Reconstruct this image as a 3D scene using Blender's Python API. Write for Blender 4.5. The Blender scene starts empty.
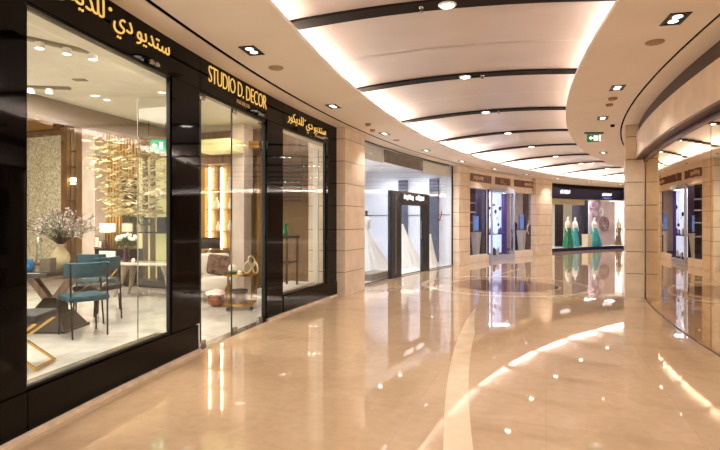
import bpy, bmesh, math, random
from mathutils import Vector, Matrix
random.seed(7)
S = bpy.context.scene
C = S.collection
PI = math.pi
F, Y0, EYE = 510.0, 222.0, 1.35          # focal length in pixels, horizon row, camera height
CX, CY = 27.7, -1.5                      # centre of the mall's concentric curves
SOFFIT = 3.09

# ------------------------------------------------------------------ materials
def lin(c):
    c = c / 255.0
    return c / 12.92 if c <= 0.04045 else ((c + 0.055) / 1.055) ** 2.4
def rgb(r, g, b): return (lin(r), lin(g), lin(b), 1)
def mat(name, col, rough=0.5, metal=0.0, var=0.0, scale=6.0, bump=0.0, emit=0.0, coat=0.0, spec=0.5, stretch=(1, 1, 1), ecol=None, col2=None, sheen=0.0):
    m = bpy.data.materials.new(name); m.use_nodes = True
    nt = m.node_tree; p = nt.nodes['Principled BSDF']
    p.inputs['Base Color'].default_value = rgb(*col)
    p.inputs['Roughness'].default_value = rough
    p.inputs['Metallic'].default_value = metal
    p.inputs['Specular IOR Level'].default_value = spec
    p.inputs['Coat Weight'].default_value = coat
    p.inputs['Coat Roughness'].default_value = 0.03
    p.inputs['Sheen Weight'].default_value = sheen
    if emit:
        p.inputs['Emission Color'].default_value = rgb(*(ecol or col)); p.inputs['Emission Strength'].default_value = emit
    if var or bump or col2:
        tc = nt.nodes.new('ShaderNodeTexCoord'); mp = nt.nodes.new('ShaderNodeMapping')
        mp.inputs['Scale'].default_value = stretch
        nz = nt.nodes.new('ShaderNodeTexNoise'); nz.inputs['Scale'].default_value = scale; nz.inputs['Detail'].default_value = 5
        nt.links.new(tc.outputs['Object'], mp.inputs[0]); nt.links.new(mp.outputs[0], nz.inputs['Vector'])
        if var or col2:
            rp = nt.nodes.new('ShaderNodeValToRGB')
            a = col; b = col2
            if b is None:
                a = [max(0, c * (1 - var)) for c in col]; b = [min(255, c * (1 + var)) for c in col]
            rp.color_ramp.elements[0].position = 0.32; rp.color_ramp.elements[1].position = 0.68
            rp.color_ramp.elements[0].color = rgb(*a); rp.color_ramp.elements[1].color = rgb(*b)
            nt.links.new(nz.outputs['Fac'], rp.inputs[0]); nt.links.new(rp.outputs[0], p.inputs['Base Color'])
        if bump:
            bp = nt.nodes.new('ShaderNodeBump'); bp.inputs['Strength'].default_value = bump; bp.inputs['Distance'].default_value = 0.02
            nt.links.new(nz.outputs['Fac'], bp.inputs['Height']); nt.links.new(bp.outputs[0], p.inputs['Normal'])
    return m
def glass_mat(name, tint=(255, 255, 255), base=0.04, power=5.0, refl=(255, 255, 255), top=1.0):
    m = bpy.data.materials.new(name); m.use_nodes = True
    nt = m.node_tree; nt.nodes.clear()
    out = nt.nodes.new('ShaderNodeOutputMaterial'); mix = nt.nodes.new('ShaderNodeMixShader')
    tr = nt.nodes.new('ShaderNodeBsdfTransparent'); tr.inputs[0].default_value = rgb(*tint)
    gl = nt.nodes.new('ShaderNodeBsdfGlossy'); gl.inputs['Roughness'].default_value = 0.0; gl.inputs[0].default_value = rgb(*refl)
    lw = nt.nodes.new('ShaderNodeLayerWeight'); lw.inputs[0].default_value = 0.5
    pw = nt.nodes.new('ShaderNodeMath'); pw.operation = 'POWER'; pw.inputs[1].default_value = power
    ma = nt.nodes.new('ShaderNodeMath'); ma.operation = 'MULTIPLY_ADD'; ma.inputs[1].default_value = top - base; ma.inputs[2].default_value = base
    L = nt.links.new
    L(lw.outputs['Facing'], pw.inputs[0]); L(pw.outputs[0], ma.inputs[0]); L(ma.outputs[0], mix.inputs[0])
    L(tr.outputs[0], mix.inputs[1]); L(gl.outputs[0], mix.inputs[2]); L(mix.outputs[0], out.inputs[0])
    return m
def marble_floor(name, a, b, vein, rough, tile, rot=0.0, joint=0.9, coat=0.0):
    m = bpy.data.materials.new(name); m.use_nodes = True
    nt = m.node_tree; p = nt.nodes['Principled BSDF']; L = nt.links.new; N = nt.nodes.new
    tc = N('ShaderNodeTexCoord'); mp = N('ShaderNodeMapping'); mp.inputs['Rotation'].default_value = (0, 0, rot)
    L(tc.outputs['Object'], mp.inputs[0])
    br = N('ShaderNodeTexBrick'); br.inputs['Scale'].default_value = 1.0; br.offset = 0.0
    br.inputs['Brick Width'].default_value = tile; br.inputs['Row Height'].default_value = tile
    br.inputs['Mortar Size'].default_value = 0.002; br.inputs['Mortar Smooth'].default_value = 0.3
    br.inputs['Color1'].default_value = rgb(*a); br.inputs['Color2'].default_value = rgb(*b)
    br.inputs['Mortar'].default_value = rgb(*[c * joint for c in a])
    L(mp.outputs[0], br.inputs['Vector'])
    nz = N('ShaderNodeTexNoise'); nz.inputs['Scale'].default_value = 1.6; nz.inputs['Detail'].default_value = 9; nz.inputs['Distortion'].default_value = 1.2
    L(mp.outputs[0], nz.inputs['Vector'])
    rp = N('ShaderNodeValToRGB'); rp.color_ramp.elements[0].position = 0.46; rp.color_ramp.elements[1].position = 0.66
    rp.color_ramp.elements[0].color = (0, 0, 0, 1); rp.color_ramp.elements[1].color = (1, 1, 1, 1)
    L(nz.outputs['Fac'], rp.inputs[0])
    sc = N('ShaderNodeMath'); sc.operation = 'MULTIPLY'; sc.inputs[1].default_value = 0.5; L(rp.outputs[0], sc.inputs[0])
    mx = N('ShaderNodeMix'); mx.data_type = 'RGBA'; mx.inputs[7].default_value = rgb(*vein)
    L(sc.outputs[0], mx.inputs[0]); L(br.outputs['Color'], mx.inputs[6])
    n2 = N('ShaderNodeTexNoise'); n2.inputs['Scale'].default_value = 14; n2.inputs['Detail'].default_value = 8; L(mp.outputs[0], n2.inputs['Vector'])
    m2 = N('ShaderNodeMix'); m2.data_type = 'RGBA'; m2.blend_type = 'OVERLAY'; m2.inputs[0].default_value = 0.14
    L(mx.outputs[2], m2.inputs[6]); L(n2.outputs['Fac'], m2.inputs[7])
    L(m2.outputs[2], p.inputs['Base Color'])
    p.inputs['Roughness'].default_value = rough; p.inputs['Coat Weight'].default_value = coat; p.inputs['Coat Roughness'].default_value = 0.02
    p.inputs['Specular IOR Level'].default_value = 0.9
    n3 = N('ShaderNodeTexNoise'); n3.inputs['Scale'].default_value = 1.1; L(mp.outputs[0], n3.inputs['Vector'])
    bp = N('ShaderNodeBump'); bp.inputs['Strength'].default_value = 0.008; bp.inputs['Distance'].default_value = 0.02
    L(n3.outputs['Fac'], bp.inputs['Height']); L(bp.outputs[0], p.inputs['Normal'])
    return m
M = {}
M['mall_floor'] = marble_floor('polished beige marble', (186, 155, 123), (193, 162, 130), (170, 139, 107), 0.03, 0.9, 0.35)
M['inlay'] = mat('pale cream marble', (216, 192, 162), 0.05, var=0.04, scale=5)
M['inlay_dark'] = mat('dark brown marble', (112, 78, 56), 0.07, var=0.25, scale=4)
M['shop_floor'] = marble_floor('white veined marble', (206, 201, 193), (198, 193, 185), (150, 146, 140), 0.08, 1.2, 0.2)
M['white_floor'] = mat('white glossy floor', (235, 232, 228), 0.12)
M['soffit'] = mat('cream painted plaster', (244, 233, 220), 0.6, var=0.01, scale=2)
M['panel'] = mat('satin ceiling panel', (200, 188, 183), 0.3, var=0.02, scale=1.5, stretch=(1, 1, 1))
M['rib'] = mat('dark bronze rib', (28, 18, 14), 0.7, spec=0.15)
M['groove'] = mat('black shadow gap', (12, 8, 7), 0.9, spec=0.0)
M['led'] = mat('warm cove light', (255, 244, 234), 0.5, emit=22.0)
M['black'] = mat('gloss black glass panel', (5, 3, 3), 0.04, spec=0.15)
M['black_frame'] = mat('black metal frame', (16, 13, 12), 0.3, metal=0.4)
M['steel'] = mat('brushed steel', (170, 165, 158), 0.25, metal=1.0)
M['darksteel'] = mat('dark blue grey metal', (34, 38, 46), 0.25)
M['stone'] = mat('honey limestone', (236, 217, 192), 0.35, var=0.045, scale=3.5, bump=0.02)
M['stone_pale'] = mat('pale limestone trim', (242, 228, 212), 0.4, var=0.03, scale=3)
M['kerb'] = mat('brown marble kerb', (224, 200, 172), 0.2, var=0.08, scale=8)
M['bronze'] = mat('brushed bronze band', (112, 78, 62), 0.3, metal=0.5, var=0.12, scale=3)
M['brown_band'] = mat('dark brown band', (74, 50, 40), 0.5, var=0.06)
M['bay_frame'] = mat('pale blue grey frame', (186, 194, 218), 0.3)
M['pale_transom'] = mat('pale grey transom panel', (240, 240, 232), 0.4)
M['gold'] = mat('polished brass', (186, 146, 76), 0.25, metal=1.0)
M['letter'] = mat('brushed gold lettering', (236, 198, 116), 0.3, metal=0.25, emit=0.22, ecol=(240, 195, 105))  # faint glow put into the gold colour of the letters
M['glass'] = glass_mat('clear shop glass', (250, 252, 250), 0.022, 4.3)
M['glass_white'] = glass_mat('pale shop glass', (250, 252, 252), 0.03, 4.6)
M['mirror_glass'] = glass_mat('bronze tinted reflective glass', (120, 96, 66), 0.6, 1.5, (246, 232, 208), 0.95)
M['lamp'] = mat('lit lamp lens', (255, 244, 228), 0.4, emit=1.4)
M['lamp_far'] = mat('lit spot lens', (255, 246, 232), 0.4, emit=10.0)
M['cool_white'] = mat('cool white wall', (222, 225, 236), 0.5)
M['white'] = mat('white paint', (238, 234, 228), 0.5)
M['cream_wall'] = mat('cream plaster', (228, 220, 202), 0.6, var=0.02)
M['taupe'] = mat('taupe plaster bulkhead', (146, 129, 108), 0.6, var=0.04)
M['pinkstone'] = mat('pale veined stone column', (214, 196, 184), 0.4, var=0.05, scale=4)
M['wood'] = mat('walnut veneer', (122, 92, 66), 0.35, var=0.25, scale=3, stretch=(8, 8, 0.6))
M['wood_dark'] = mat('dark stained timber', (34, 23, 18), 0.3, var=0.3, scale=4, stretch=(1, 6, 6))
M['wood_gold'] = mat('gold oak panel', (182, 142, 86), 0.35, var=0.1, scale=3, stretch=(6, 6, 0.8))
M['bronze_post'] = mat('antique bronze post', (138, 104, 66), 0.35, metal=0.5, var=0.15, scale=3)
M['teal'] = mat('teal velvet', (9, 62, 76), 0.6, var=0.15, scale=20)
M['teal_dark'] = mat('dark grey velvet', (34, 34, 35), 0.7, var=0.15, scale=20)
M['iron'] = mat('black iron', (28, 22, 20), 0.4, metal=0.6)
M['ceramic'] = mat('beige glazed ceramic', (208, 190, 150), 0.3, var=0.08)
M['leaf'] = mat('sage green leaves', (96, 108, 76), 0.6, col2=(150, 152, 118), scale=30)
M['bloom'] = mat('pale lilac blossom', (170, 138, 146), 0.7, col2=(206, 180, 178), scale=30)
M['stem'] = mat('dark twig', (64, 52, 40), 0.8)
M['leaf_dark'] = mat('dark green leaf', (38, 66, 36), 0.5, col2=(70, 100, 56), scale=20)
M['petal'] = mat('white petals', (244, 240, 228), 0.6)
M['plum'] = mat('dark plum glass', (60, 26, 40), 0.1, coat=0.4)
M['blueglass'] = mat('blue glass', (24, 100, 150), 0.1, coat=0.5)
M['silver'] = mat('silver plate', (205, 200, 190), 0.2, metal=0.9)
M['goldflake'] = mat('flaked gold leaf canvas', (158, 142, 106), 0.4, metal=0.1, col2=(234, 226, 202), scale=26, bump=0.4)
M['goldleaf'] = mat('gold leaf metal', (226, 204, 164), 0.35, metal=0.3, var=0.2, scale=4)
M['yellow_lit'] = mat('lit yellow onyx', (206, 198, 150), 0.4, emit=0.14, ecol=(226, 214, 130))
M['shelf_glow'] = mat('warm shelf light strip', (255, 236, 200), 0.4, emit=3.5)
M['shade_white'] = mat('white lamp shade', (250, 240, 220), 0.7, emit=0.8)
M['shade_black'] = mat('black lamp shade', (22, 18, 18), 0.7)
M['marble_top'] = mat('grey marble top', (176, 168, 154), 0.15, col2=(214, 206, 194), scale=5)
M['concrete'] = mat('taupe cast leg', (146, 132, 112), 0.5, var=0.1)
M['boucle'] = mat('white upholstery', (236, 226, 212), 0.85, bump=0.2, scale=60)
M['red'] = mat('red silk', (170, 34, 36), 0.6)
M['copper'] = mat('hammered copper', (122, 66, 36), 0.25, metal=0.8, var=0.3, scale=12)
M['fur'] = mat('pale fur', (232, 214, 204), 0.9, bump=0.6, scale=50)
M['taupe_box'] = mat('taupe leather', (96, 86, 74), 0.5, var=0.05)
M['green_glass'] = mat('green glass', (24, 140, 78), 0.15, coat=0.5)
M['amber'] = mat('amber brown glass', (88, 48, 20), 0.12, coat=0.5)
M['floral'] = mat('floral fabric', (30, 24, 22), 0.8, col2=(150, 110, 92), scale=14)
M['mirror'] = mat('antique mirror', (190, 180, 160), 0.12, metal=0.9, var=0.06)
M['curtain'] = mat('bronze drape', (112, 88, 58), 0.7, var=0.2, scale=6, stretch=(10, 10, 0.3))
M['exit'] = mat('lit green exit sign', (10, 128, 64), 0.4, emit=0.12)
M['exit_pale'] = mat('lit aqua exit sign', (40, 180, 128), 0.4, emit=0.25)
M['sign_white'] = mat('lit white lettering', (250, 250, 255), 0.4, emit=0.35)
M['sign_black'] = mat('satin black sign board', (16, 16, 20), 0.25)
M['gown'] = mat('white satin gown', (240, 236, 230), 0.55, bump=0.15, scale=10)
M['grey_panel'] = mat('mottled grey panel', (122, 114, 106), 0.5, var=0.12, scale=6)
M['blue_mirror'] = mat('blue grey mirror', (82, 90, 114), 0.1)
M['brown_sign'] = mat('brown sign board', (112, 74, 58), 0.4, var=0.08)
M['sign_tan'] = mat('tan lettering', (226, 200, 166), 0.4)
M['plum_room'] = mat('dark plum wall', (46, 28, 44), 0.4, var=0.15)
M['violet'] = mat('violet drape', (124, 96, 190), 0.6, var=0.12, scale=5, stretch=(12, 12, 0.3))
M['mauve'] = mat('mauve drape', (112, 72, 104), 0.6, var=0.12, scale=5, stretch=(12, 12, 0.3))
M['bay_back'] = mat('pale blue lit panel', (204, 214, 240), 0.3, emit=0.5, ecol=(190, 208, 255))
M['screen'] = mat('lit blue screen', (60, 92, 168), 0.3, col2=(150, 190, 240), scale=2.5, emit=0.5)
M['dark_dress'] = mat('dark aubergine satin', (44, 20, 42), 0.45, var=0.2, scale=12)
M['navy'] = mat('navy sign fascia', (30, 30, 84), 0.25, spec=0.3)
M['emerald'] = mat('emerald satin', (14, 108, 84), 0.45, var=0.2, scale=8)
M['turquoise'] = mat('turquoise satin', (38, 148, 158), 0.45, var=0.2, scale=8)
M['mannequin'] = mat('white mannequin', (238, 232, 226), 0.35)
M['poster'] = mat('lilac backdrop', (208, 190, 206), 0.6, var=0.06, scale=2)
M['poster_ring'] = mat('mauve paper flower', (150, 116, 132), 0.7, var=0.1)
M['poster_white'] = mat('white paper flower', (240, 232, 234), 0.7)
M['cream_pelmet'] = mat('cream pelmet', (232, 218, 192), 0.6)
M['teal_drape'] = mat('slate blue drape', (70, 74, 98), 0.7, var=0.2, scale=5, stretch=(12, 12, 0.3))
M['grille'] = mat('beige speaker grille', (170, 142, 112), 0.6)
M['tag'] = mat('white card tag', (232, 232, 224), 0.6)
M['darkwall'] = mat('dark brown wall', (62, 44, 30), 0.5, var=0.1)

# ------------------------------------------------------------------ geometry helpers
def PA(phi, r, h=0.0):
    a = math.radians(phi)
    return Vector((CX - r * math.cos(a), CY + r * math.sin(a), h))
def FR(phi, r, h=0.0):
    """local frame on a mall curve: x along the curve, y outward (away from the mall's centre), z up"""
    a = math.radians(phi); p = PA(phi, r, h)
    m = Matrix(((math.sin(a), -math.cos(a), 0, p.x), (math.cos(a), math.sin(a), 0, p.y), (0, 0, 1, p.z), (0, 0, 0, 1)))
    return m
def xz(x, z): return (x - 360) / F * z          # lateral position of an image column at depth z
def hy(y, z): return EYE + (Y0 - y) * z / F     # height of an image row at depth z
def wphi(x, r):
    k = (x - 360) / F; a = k * k + 1; b = -2 * (k * CX + CY); c = CX * CX + CY * CY - r * r
    t = (-b + math.sqrt(b * b - 4 * a * c)) / (2 * a)
    return math.degrees(math.atan2(t - CY, CX - k * t))
def wz(x, r):
    return PA(wphi(x, r), r).y

class MB:
    def __init__(s): s.bm = bmesh.new()
    def box(s, c, d, rot=None, bev=0.0, mtx=None):
        t = Matrix.Translation(Vector(c))
        if rot is not None: t = t @ (rot if isinstance(rot, Matrix) else Matrix.Rotation(rot, 4, 'Z'))
        t = t @ Matrix.Diagonal((d[0], d[1], d[2], 1))
        if mtx is not None: t = mtx @ t
        g = bmesh.ops.create_cube(s.bm, size=1, matrix=t)
        if bev:
            es = set(e for v in g['verts'] for e in v.link_edges)
            bmesh.ops.bevel(s.bm, geom=list(es), offset=bev, segments=2, affect='EDGES', profile=0.5)
        return s
    def tube(s, pts, r, seg=8, closed=False, radii=None, cap=True):
        pts = [Vector(p) for p in pts]; n = len(pts); rings = []
        up0 = None
        for i, p in enumerate(pts):
            if closed: t = pts[(i + 1) % n] - pts[i - 1]
            else: t = pts[min(i + 1, n - 1)] - pts[max(i - 1, 0)]
            t.normalize()
            if up0 is None:
                up0 = Vector((0, 0, 1)) if abs(t.z) < 0.9 else Vector((1, 0, 0))
            a = t.cross(up0)
            if a.length < 1e-5: a = t.cross(Vector((0, 1, 0)))
            a.normalize(); b = a.cross(t); up0 = b
            rr = radii[i] if radii else r
            rings.append([s.bm.verts.new(p + a * rr * math.cos(2 * PI * j / seg) + b * rr * math.sin(2 * PI * j / seg)) for j in range(seg)])
        for i in range(n if closed else n - 1):
            A, B = rings[i], rings[(i + 1) % n]
            for j in range(seg): s.bm.faces.new((A[j], A[(j + 1) % seg], B[(j + 1) % seg], B[j]))
        if cap and not closed:
            s.bm.faces.new(rings[0][::-1]); s.bm.faces.new(rings[-1])
        return s
    def lathe(s, prof, c=(0, 0, 0), seg=20, sx=1, sy=1, wave=None, cap=True):
        rings = []
        for r, h in prof:
            ring = []
            for j in range(seg):
                a = 2 * PI * j / seg; k = wave(a, h) if wave else 1
                ring.append(s.bm.verts.new((c[0] + r * k * sx * math.cos(a), c[1] + r * k * sy * math.sin(a), c[2] + h)))
            rings.append(ring)
        for A, B in zip(rings, rings[1:]):
            for j in range(seg): s.bm.faces.new((A[j], A[(j + 1) % seg], B[(j + 1) % seg], B[j]))
        if cap: s.bm.faces.new(rings[0][::-1]); s.bm.faces.new(rings[-1])
        return s
    def prism(s, poly, depth, mtx):
        """poly: 2D outline in the frame's x,z plane, extruded along its y"""
        a = [s.bm.verts.new(mtx @ Vector((x, 0, z))) for x, z in poly]
        b = [s.bm.verts.new(mtx @ Vector((x, depth, z))) for x, z in poly]
        n = len(poly)
        s.bm.faces.new(a); s.bm.faces.new(b[::-1])
        for i in range(n): s.bm.faces.new((a[i], b[i], b[(i + 1) % n], a[(i + 1) % n]))
        return s
    def arc(s, r0, r1, p0, p1, h0, h1, step=0.6):
        n = max(1, int(math.ceil((p1 - p0) / step))); prev = None
        for i in range(n + 1):
            p = p0 + (p1 - p0) * i / n
            q = [s.bm.verts.new(v) for v in (PA(p, r0, h0), PA(p, r1, h0), PA(p, r1, h1), PA(p, r0, h1))]
            if prev:
                for j in range(4): s.bm.faces.new((prev[j], prev[(j + 1) % 4], q[(j + 1) % 4], q[j]))
            else: s.bm.faces.new(q)
            prev = q
        s.bm.faces.new(prev[::-1])
        return s
    def strip(s, rows, thick=0.0):
        """sheet from rows of points; thick > 0 makes it solid"""
        g = [[s.bm.verts.new(p) for p in r] for r in rows]
        fs = []
        for A, B in zip(g, g[1:]):
            for j in range(len(A) - 1): fs.append(s.bm.faces.new((A[j], A[j + 1], B[j + 1], B[j])))
        if thick: bmesh.ops.solidify(s.bm, geom=fs, thickness=thick)
        return s
    def blob(s, c, r, sub=2, jit=0.0, sc=(1, 1, 1)):
        g = bmesh.ops.create_icosphere(s.bm, subdivisions=sub, radius=1)
        for v in g['verts']:
            k = 1 + random.uniform(-jit, jit)
            v.co = Vector((c[0] + v.co.x * r * sc[0] * k, c[1] + v.co.y * r * sc[1] * k, c[2] + v.co.z * r * sc[2] * k))
        return s
    def leafquad(s, p, d, l, w):
        d = Vector(d).normalized(); a = d.cross(Vector((random.uniform(-1, 1), random.uniform(-1, 1), random.uniform(-1, 1)))).normalized() * w
        p = Vector(p); n = d.cross(a).normalized() * w * 0.35
        q = [s.bm.verts.new(v) for v in (p, p + d * l * 0.5 + a + n, p + d * l, p + d * l * 0.5 - a + n)]
        s.bm.faces.new(q); return s
    def build(s, name, m, parent=None, smooth=False, mtx=None):
        bmesh.ops.recalc_face_normals(s.bm, faces=s.bm.faces[:])
        if mtx is not None: s.bm.transform(mtx)
        me = bpy.data.meshes.new(name); s.bm.to_mesh(me); s.bm.free()
        if smooth:
            for f in me.polygons: f.use_smooth = True
            try: me.set_sharp_from_angle(angle=math.radians(45))
            except Exception: pass
        me.materials.append(m)
        o = bpy.data.objects.new(name, me); C.objects.link(o)
        if parent: o.parent = parent
        return o
def tag(o, label, cat, group=None, kind=None):
    o['label'] = label; o['category'] = cat
    if group: o['group'] = group
    if kind: o['kind'] = kind
    return o
def thing(name, label, cat, loc=(0, 0, 0), rz=0.0, group=None):
    o = bpy.data.objects.new(name, None); C.objects.link(o); o.empty_display_size = 0.1
    o.location = loc; o.rotation_euler = (0, 0, rz)
    return tag(o, label, cat, group)
def thing_at(name, label, cat, mtx, group=None):
    o = thing(name, label, cat, group=group); o.matrix_world = mtx; return o
def struct(o, label=None):
    o['kind'] = 'structure'
    if label: o['label'] = label
    return o
def dup(root, label, loc=None, rz=None, mtx=None):
    r = root.copy(); C.objects.link(r); r['label'] = label
    if mtx is not None: r.matrix_world = mtx
    if loc is not None: r.location = loc
    if rz is not None: r.rotation_euler = (0, 0, rz)
    for ch in list(root.children):
        c = ch.copy(); C.objects.link(c); c.parent = r
        for g in list(ch.children):
            d = g.copy(); C.objects.link(d); d.parent = c
    return r
def lbl(o, t): o['label'] = t; return o

# ---- lettering: real geometry from the built-in typeface, bent round the fascia
def text_verts(s, extrude=0.0, offset=0.0):
    c = bpy.data.curves.new('t', 'FONT'); c.body = s; c.size = 1; c.extrude = extrude; c.offset = offset; c.resolution_u = 3
    o = bpy.data.objects.new('t', c); C.objects.link(o); bpy.context.view_layer.update()
    ev = o.evaluated_get(bpy.context.evaluated_depsgraph_get()); me = ev.to_mesh()
    vs = [v.co.copy() for v in me.vertices]; fs = [tuple(p.vertices) for p in me.polygons]
    ev.to_mesh_clear(); bpy.data.objects.remove(o); bpy.data.curves.remove(c)
    return vs, fs
def ext(vs, i): return min(v[i] for v in vs), max(v[i] for v in vs)
def letters(name, words, place, m, parent, offset=0.012):
    """words: list of (string, x0, width, z0, height); place(x, z, depth) -> world point"""
    for s, x0, wd, z0, ht in words:
        vs, fs = text_verts(s, 0.03, offset)
        ax, bx = ext(vs, 0); ay, by = ext(vs, 1)
        bm = bmesh.new()
        q = [bm.verts.new(place(x0 + (v.x - ax) / (bx - ax) * wd, z0 + (v.y - ay) / (by - ay) * ht, v.z * 0.15)) for v in vs]
        for f in fs:
            try: bm.faces.new([q[i] for i in f])
            except ValueError: pass
        me = bpy.data.meshes.new(name); bm.to_mesh(me); bm.free(); me.materials.append(m)
        o = bpy.data.objects.new(name, me); C.objects.link(o); o.parent = parent

# ------------------------------------------------------------------ camera, world
cam = bpy.data.cameras.new('camera'); co = bpy.data.objects.new('camera', cam); C.objects.link(co)
co.location = (0, 0, EYE); co.rotation_euler = (PI / 2, 0, 0)
cam.sensor_width = 36; cam.lens = 36 * F / 720; cam.shift_y = -3.0 / 720; cam.clip_start = 0.05; cam.clip_end = 200
S.camera = co
w = bpy.data.worlds.new('world'); S.world = w; w.use_nodes = True
bg = w.node_tree.nodes['Background']; bg.inputs[0].default_value = rgb(255, 240, 226); bg.inputs[1].default_value = 1.0
S.view_settings.view_transform = 'Standard'; S.view_settings.look = 'None'; S.view_settings.gamma = 1
S.view_settings.use_curve_mapping = False; S.view_settings.exposure = 1.62

# ------------------------------------------------------------------ lights
def spot(p, power, size=100, blend=0.6, col=(1, 0.95, 0.9), rad=0.015, d=(0, 0, -1)):
    l = bpy.data.lights.new('spot', 'SPOT'); l.energy = power; l.spot_size = math.radians(size); l.spot_blend = blend
    l.color = col; l.shadow_soft_size = rad
    o = bpy.data.objects.new('spot_light', l); C.objects.link(o); o.location = p
    o.rotation_euler = Vector(d).to_track_quat('-Z', 'Y').to_euler(); return o
def area(p, power, sx, sy, col=(1, 0.9, 0.78), d=(0, 0, -1), rz=0.0):
    l = bpy.data.lights.new('area', 'AREA'); l.energy = power; l.shape = 'RECTANGLE'; l.size = sx; l.size_y = sy; l.color = col
    o = bpy.data.objects.new('interior_fill_light', l); C.objects.link(o); o.location = p  # area lamp added to brighten a shop interior, no fixture modelled
    q = Vector(d).to_track_quat('-Z', 'Y'); o.rotation_euler = (q @ Matrix.Rotation(rz, 3, 'Z').to_quaternion()).to_euler(); return o

# ================================================================== SETTING: floor
PH0, PH1 = -14.0, 78.0
fl = struct(MB().arc(22.0, 30.25, PH0, PH1, -0.12, 0.0).build('floor', M['mall_floor']))
struct(MB().arc(30.25, 31.15, 48.8, 68, -0.12, 0.0).build('floor', M['mall_floor']))
mp = Vector((3.08, 10.9, 0))
b = MB()
rows = []
for i in range(61):
    p = PH0 + (20.3 - PH0) * i / 60
    t = min(1.0, max(0.0, (20.3 - p) / 4.0))
    rows.append((PA(p, 27.575 - 0.17 * t, 0.0015), PA(p, 27.58, 0.0015)))
b.strip(rows).build('inlay_strip', M['inlay'], fl)
b = MB()
rows = []
for i in range(61):
    p = 29.2 + (72 - 29.2) * i / 60
    rows.append((PA(p, 28.16, 0.0015), PA(p, 28.24, 0.0015)))
b.strip(rows).build('inlay_strip', M['inlay'], fl)
def ring(r0, r1, h):
    return MB().strip([(mp + Vector((r0 * math.cos(a), r0 * math.sin(a), h)), mp + Vector((r1 * math.cos(a), r1 * math.sin(a), h))) for a in [2 * PI * i / 72 for i in range(73)]])
ring(1.62, 1.76, 0.002).build('inlay_ring', M['inlay'], fl)
ring(1.09, 1.13, 0.002).build('inlay_ring', M['inlay'], fl)
ring(0.001, 1.09, 0.0018).build('inlay_disc', M['inlay_dark'], fl)

# ================================================================== SETTING: mall ceiling
struct(MB().arc(28.95, 29.855, PH0, PH1, SOFFIT, SOFFIT + 0.035).build('ceiling', M['soffit']))
struct(MB().arc(29.905, 31.2, PH0, PH1, SOFFIT, SOFFIT + 0.035).build('ceiling', M['soffit']))
struct(MB().arc(29.857, 29.903, PH0, PH1, SOFFIT + 0.006, SOFFIT + 0.05).build('trim_1', M['groove']))
struct(MB().arc(25.36, 26.25, PH0, PH1, SOFFIT, SOFFIT + 0.035).build('ceiling', M['soffit']))
struct(MB().arc(23.6, 25.33, PH0, PH1, SOFFIT, SOFFIT + 0.035).build('ceiling', M['soffit']))
struct(MB().arc(25.332, 25.358, PH0, PH1, SOFFIT + 0.006, SOFFIT + 0.05).build('trim_2', M['groove']))
def vault(r): return 3.27 + 0.10 * (1 - ((r - 27.6) / 1.75) ** 2)
RS = [25.75 + (29.45 - 25.75) * i / 14 for i in range(15)]
ribs = [12.95 + 5.0 * k for k in range(-5, 13)]
b = MB()
for k in ribs:
    for (a0, a1, d0, d1) in ((0.12, 2.485, 0.0, 0.0), (2.44, 2.56, 0.014, 0.014), (2.515, 4.88, 0.0, 0.0)):
        rows = []
        for i in range(5):
            t = i / 4; p = k + a0 + (a1 - a0) * t
            rows.append([PA(p, r, vault(r) + d0 + (d1 - d0) * t) for r in RS])
        b.strip(rows)
cv = struct(b.build('ceiling', M['panel'], smooth=True))
b = MB()
rows = [[PA(PH0 + (PH1 - PH0) * i / 100, r, 3.46) for r in (25.5, 26.5, 27.6, 28.7, 29.7)] for i in range(101)]
b.strip(rows)
b.arc(29.6, 29.7, PH0, PH1, SOFFIT + 0.03, 3.46); b.arc(25.5, 25.6, PH0, PH1, SOFFIT + 0.03, 3.46)
struct(b.build('ceiling', M['white']))
for n, k in enumerate(ribs):
    b = MB(); a = 0.2
    rows = []
    for r in RS:
        rows.append([PA(k - a, r, vault(r) + 0.02), PA(k - a, r, vault(r) - 0.025), PA(k + a, r, vault(r) - 0.025), PA(k + a, r, vault(r) + 0.02)])
    b.strip(rows)
    struct(b.build('trim_%d' % (n + 3), M['rib']))
# cove light strips lying on top of the soffit lips
tag(MB().arc(29.28, 29.32, PH0, PH1, SOFFIT + 0.036, SOFFIT + 0.05).build('cove_light', M['led']), 'warm light strip hidden along the left ceiling cove, storefront side', 'light')
tag(MB().arc(25.88, 25.92, PH0, PH1, SOFFIT + 0.036, SOFFIT + 0.05).build('cove_light', M['led']), 'warm light strip hidden along the right ceiling cove, glass wall side', 'light')

ORD = ['first', 'second', 'third', 'fourth', 'fifth', 'sixth', 'seventh', 'eighth', 'ninth', 'tenth', 'eleventh', 'twelfth']
# recessed twin downlights in the soffits
def make_downlight():
    t = thing('downlight', '', 'light', group='twin downlights in the mall soffits')
    b = MB()
    b.box((0.122, 0, -0.003), (0.022, 0.165, 0.012)).box((-0.122, 0, -0.003), (0.022, 0.165, 0.012)).box((0, 0.072, -0.003), (0.265, 0.02, 0.012)).box((0, -0.072, -0.003), (0.265, 0.02, 0.012))
    b.box((0, 0, -0.0005), (0.24, 0.14, 0.004))
    b.build('frame', M['black_frame'], t)
    for s in (-1, 1):
        MB().lathe([(0.0, 0.0), (0.036, 0.0), (0.04, -0.005), (0.03, -0.008), (0.0, -0.009)][::-1], (s * 0.052, 0, -0.001), 20).build('lamp', M['lamp'], t, True)
    return t
dl = None
def put_down(phi, r, label):
    global dl
    m = FR(phi, r, SOFFIT)
    if dl is None: dl = make_downlight(); dl.matrix_world = m; dl['label'] = label
    else: dup(dl, label, mtx=m)
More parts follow.
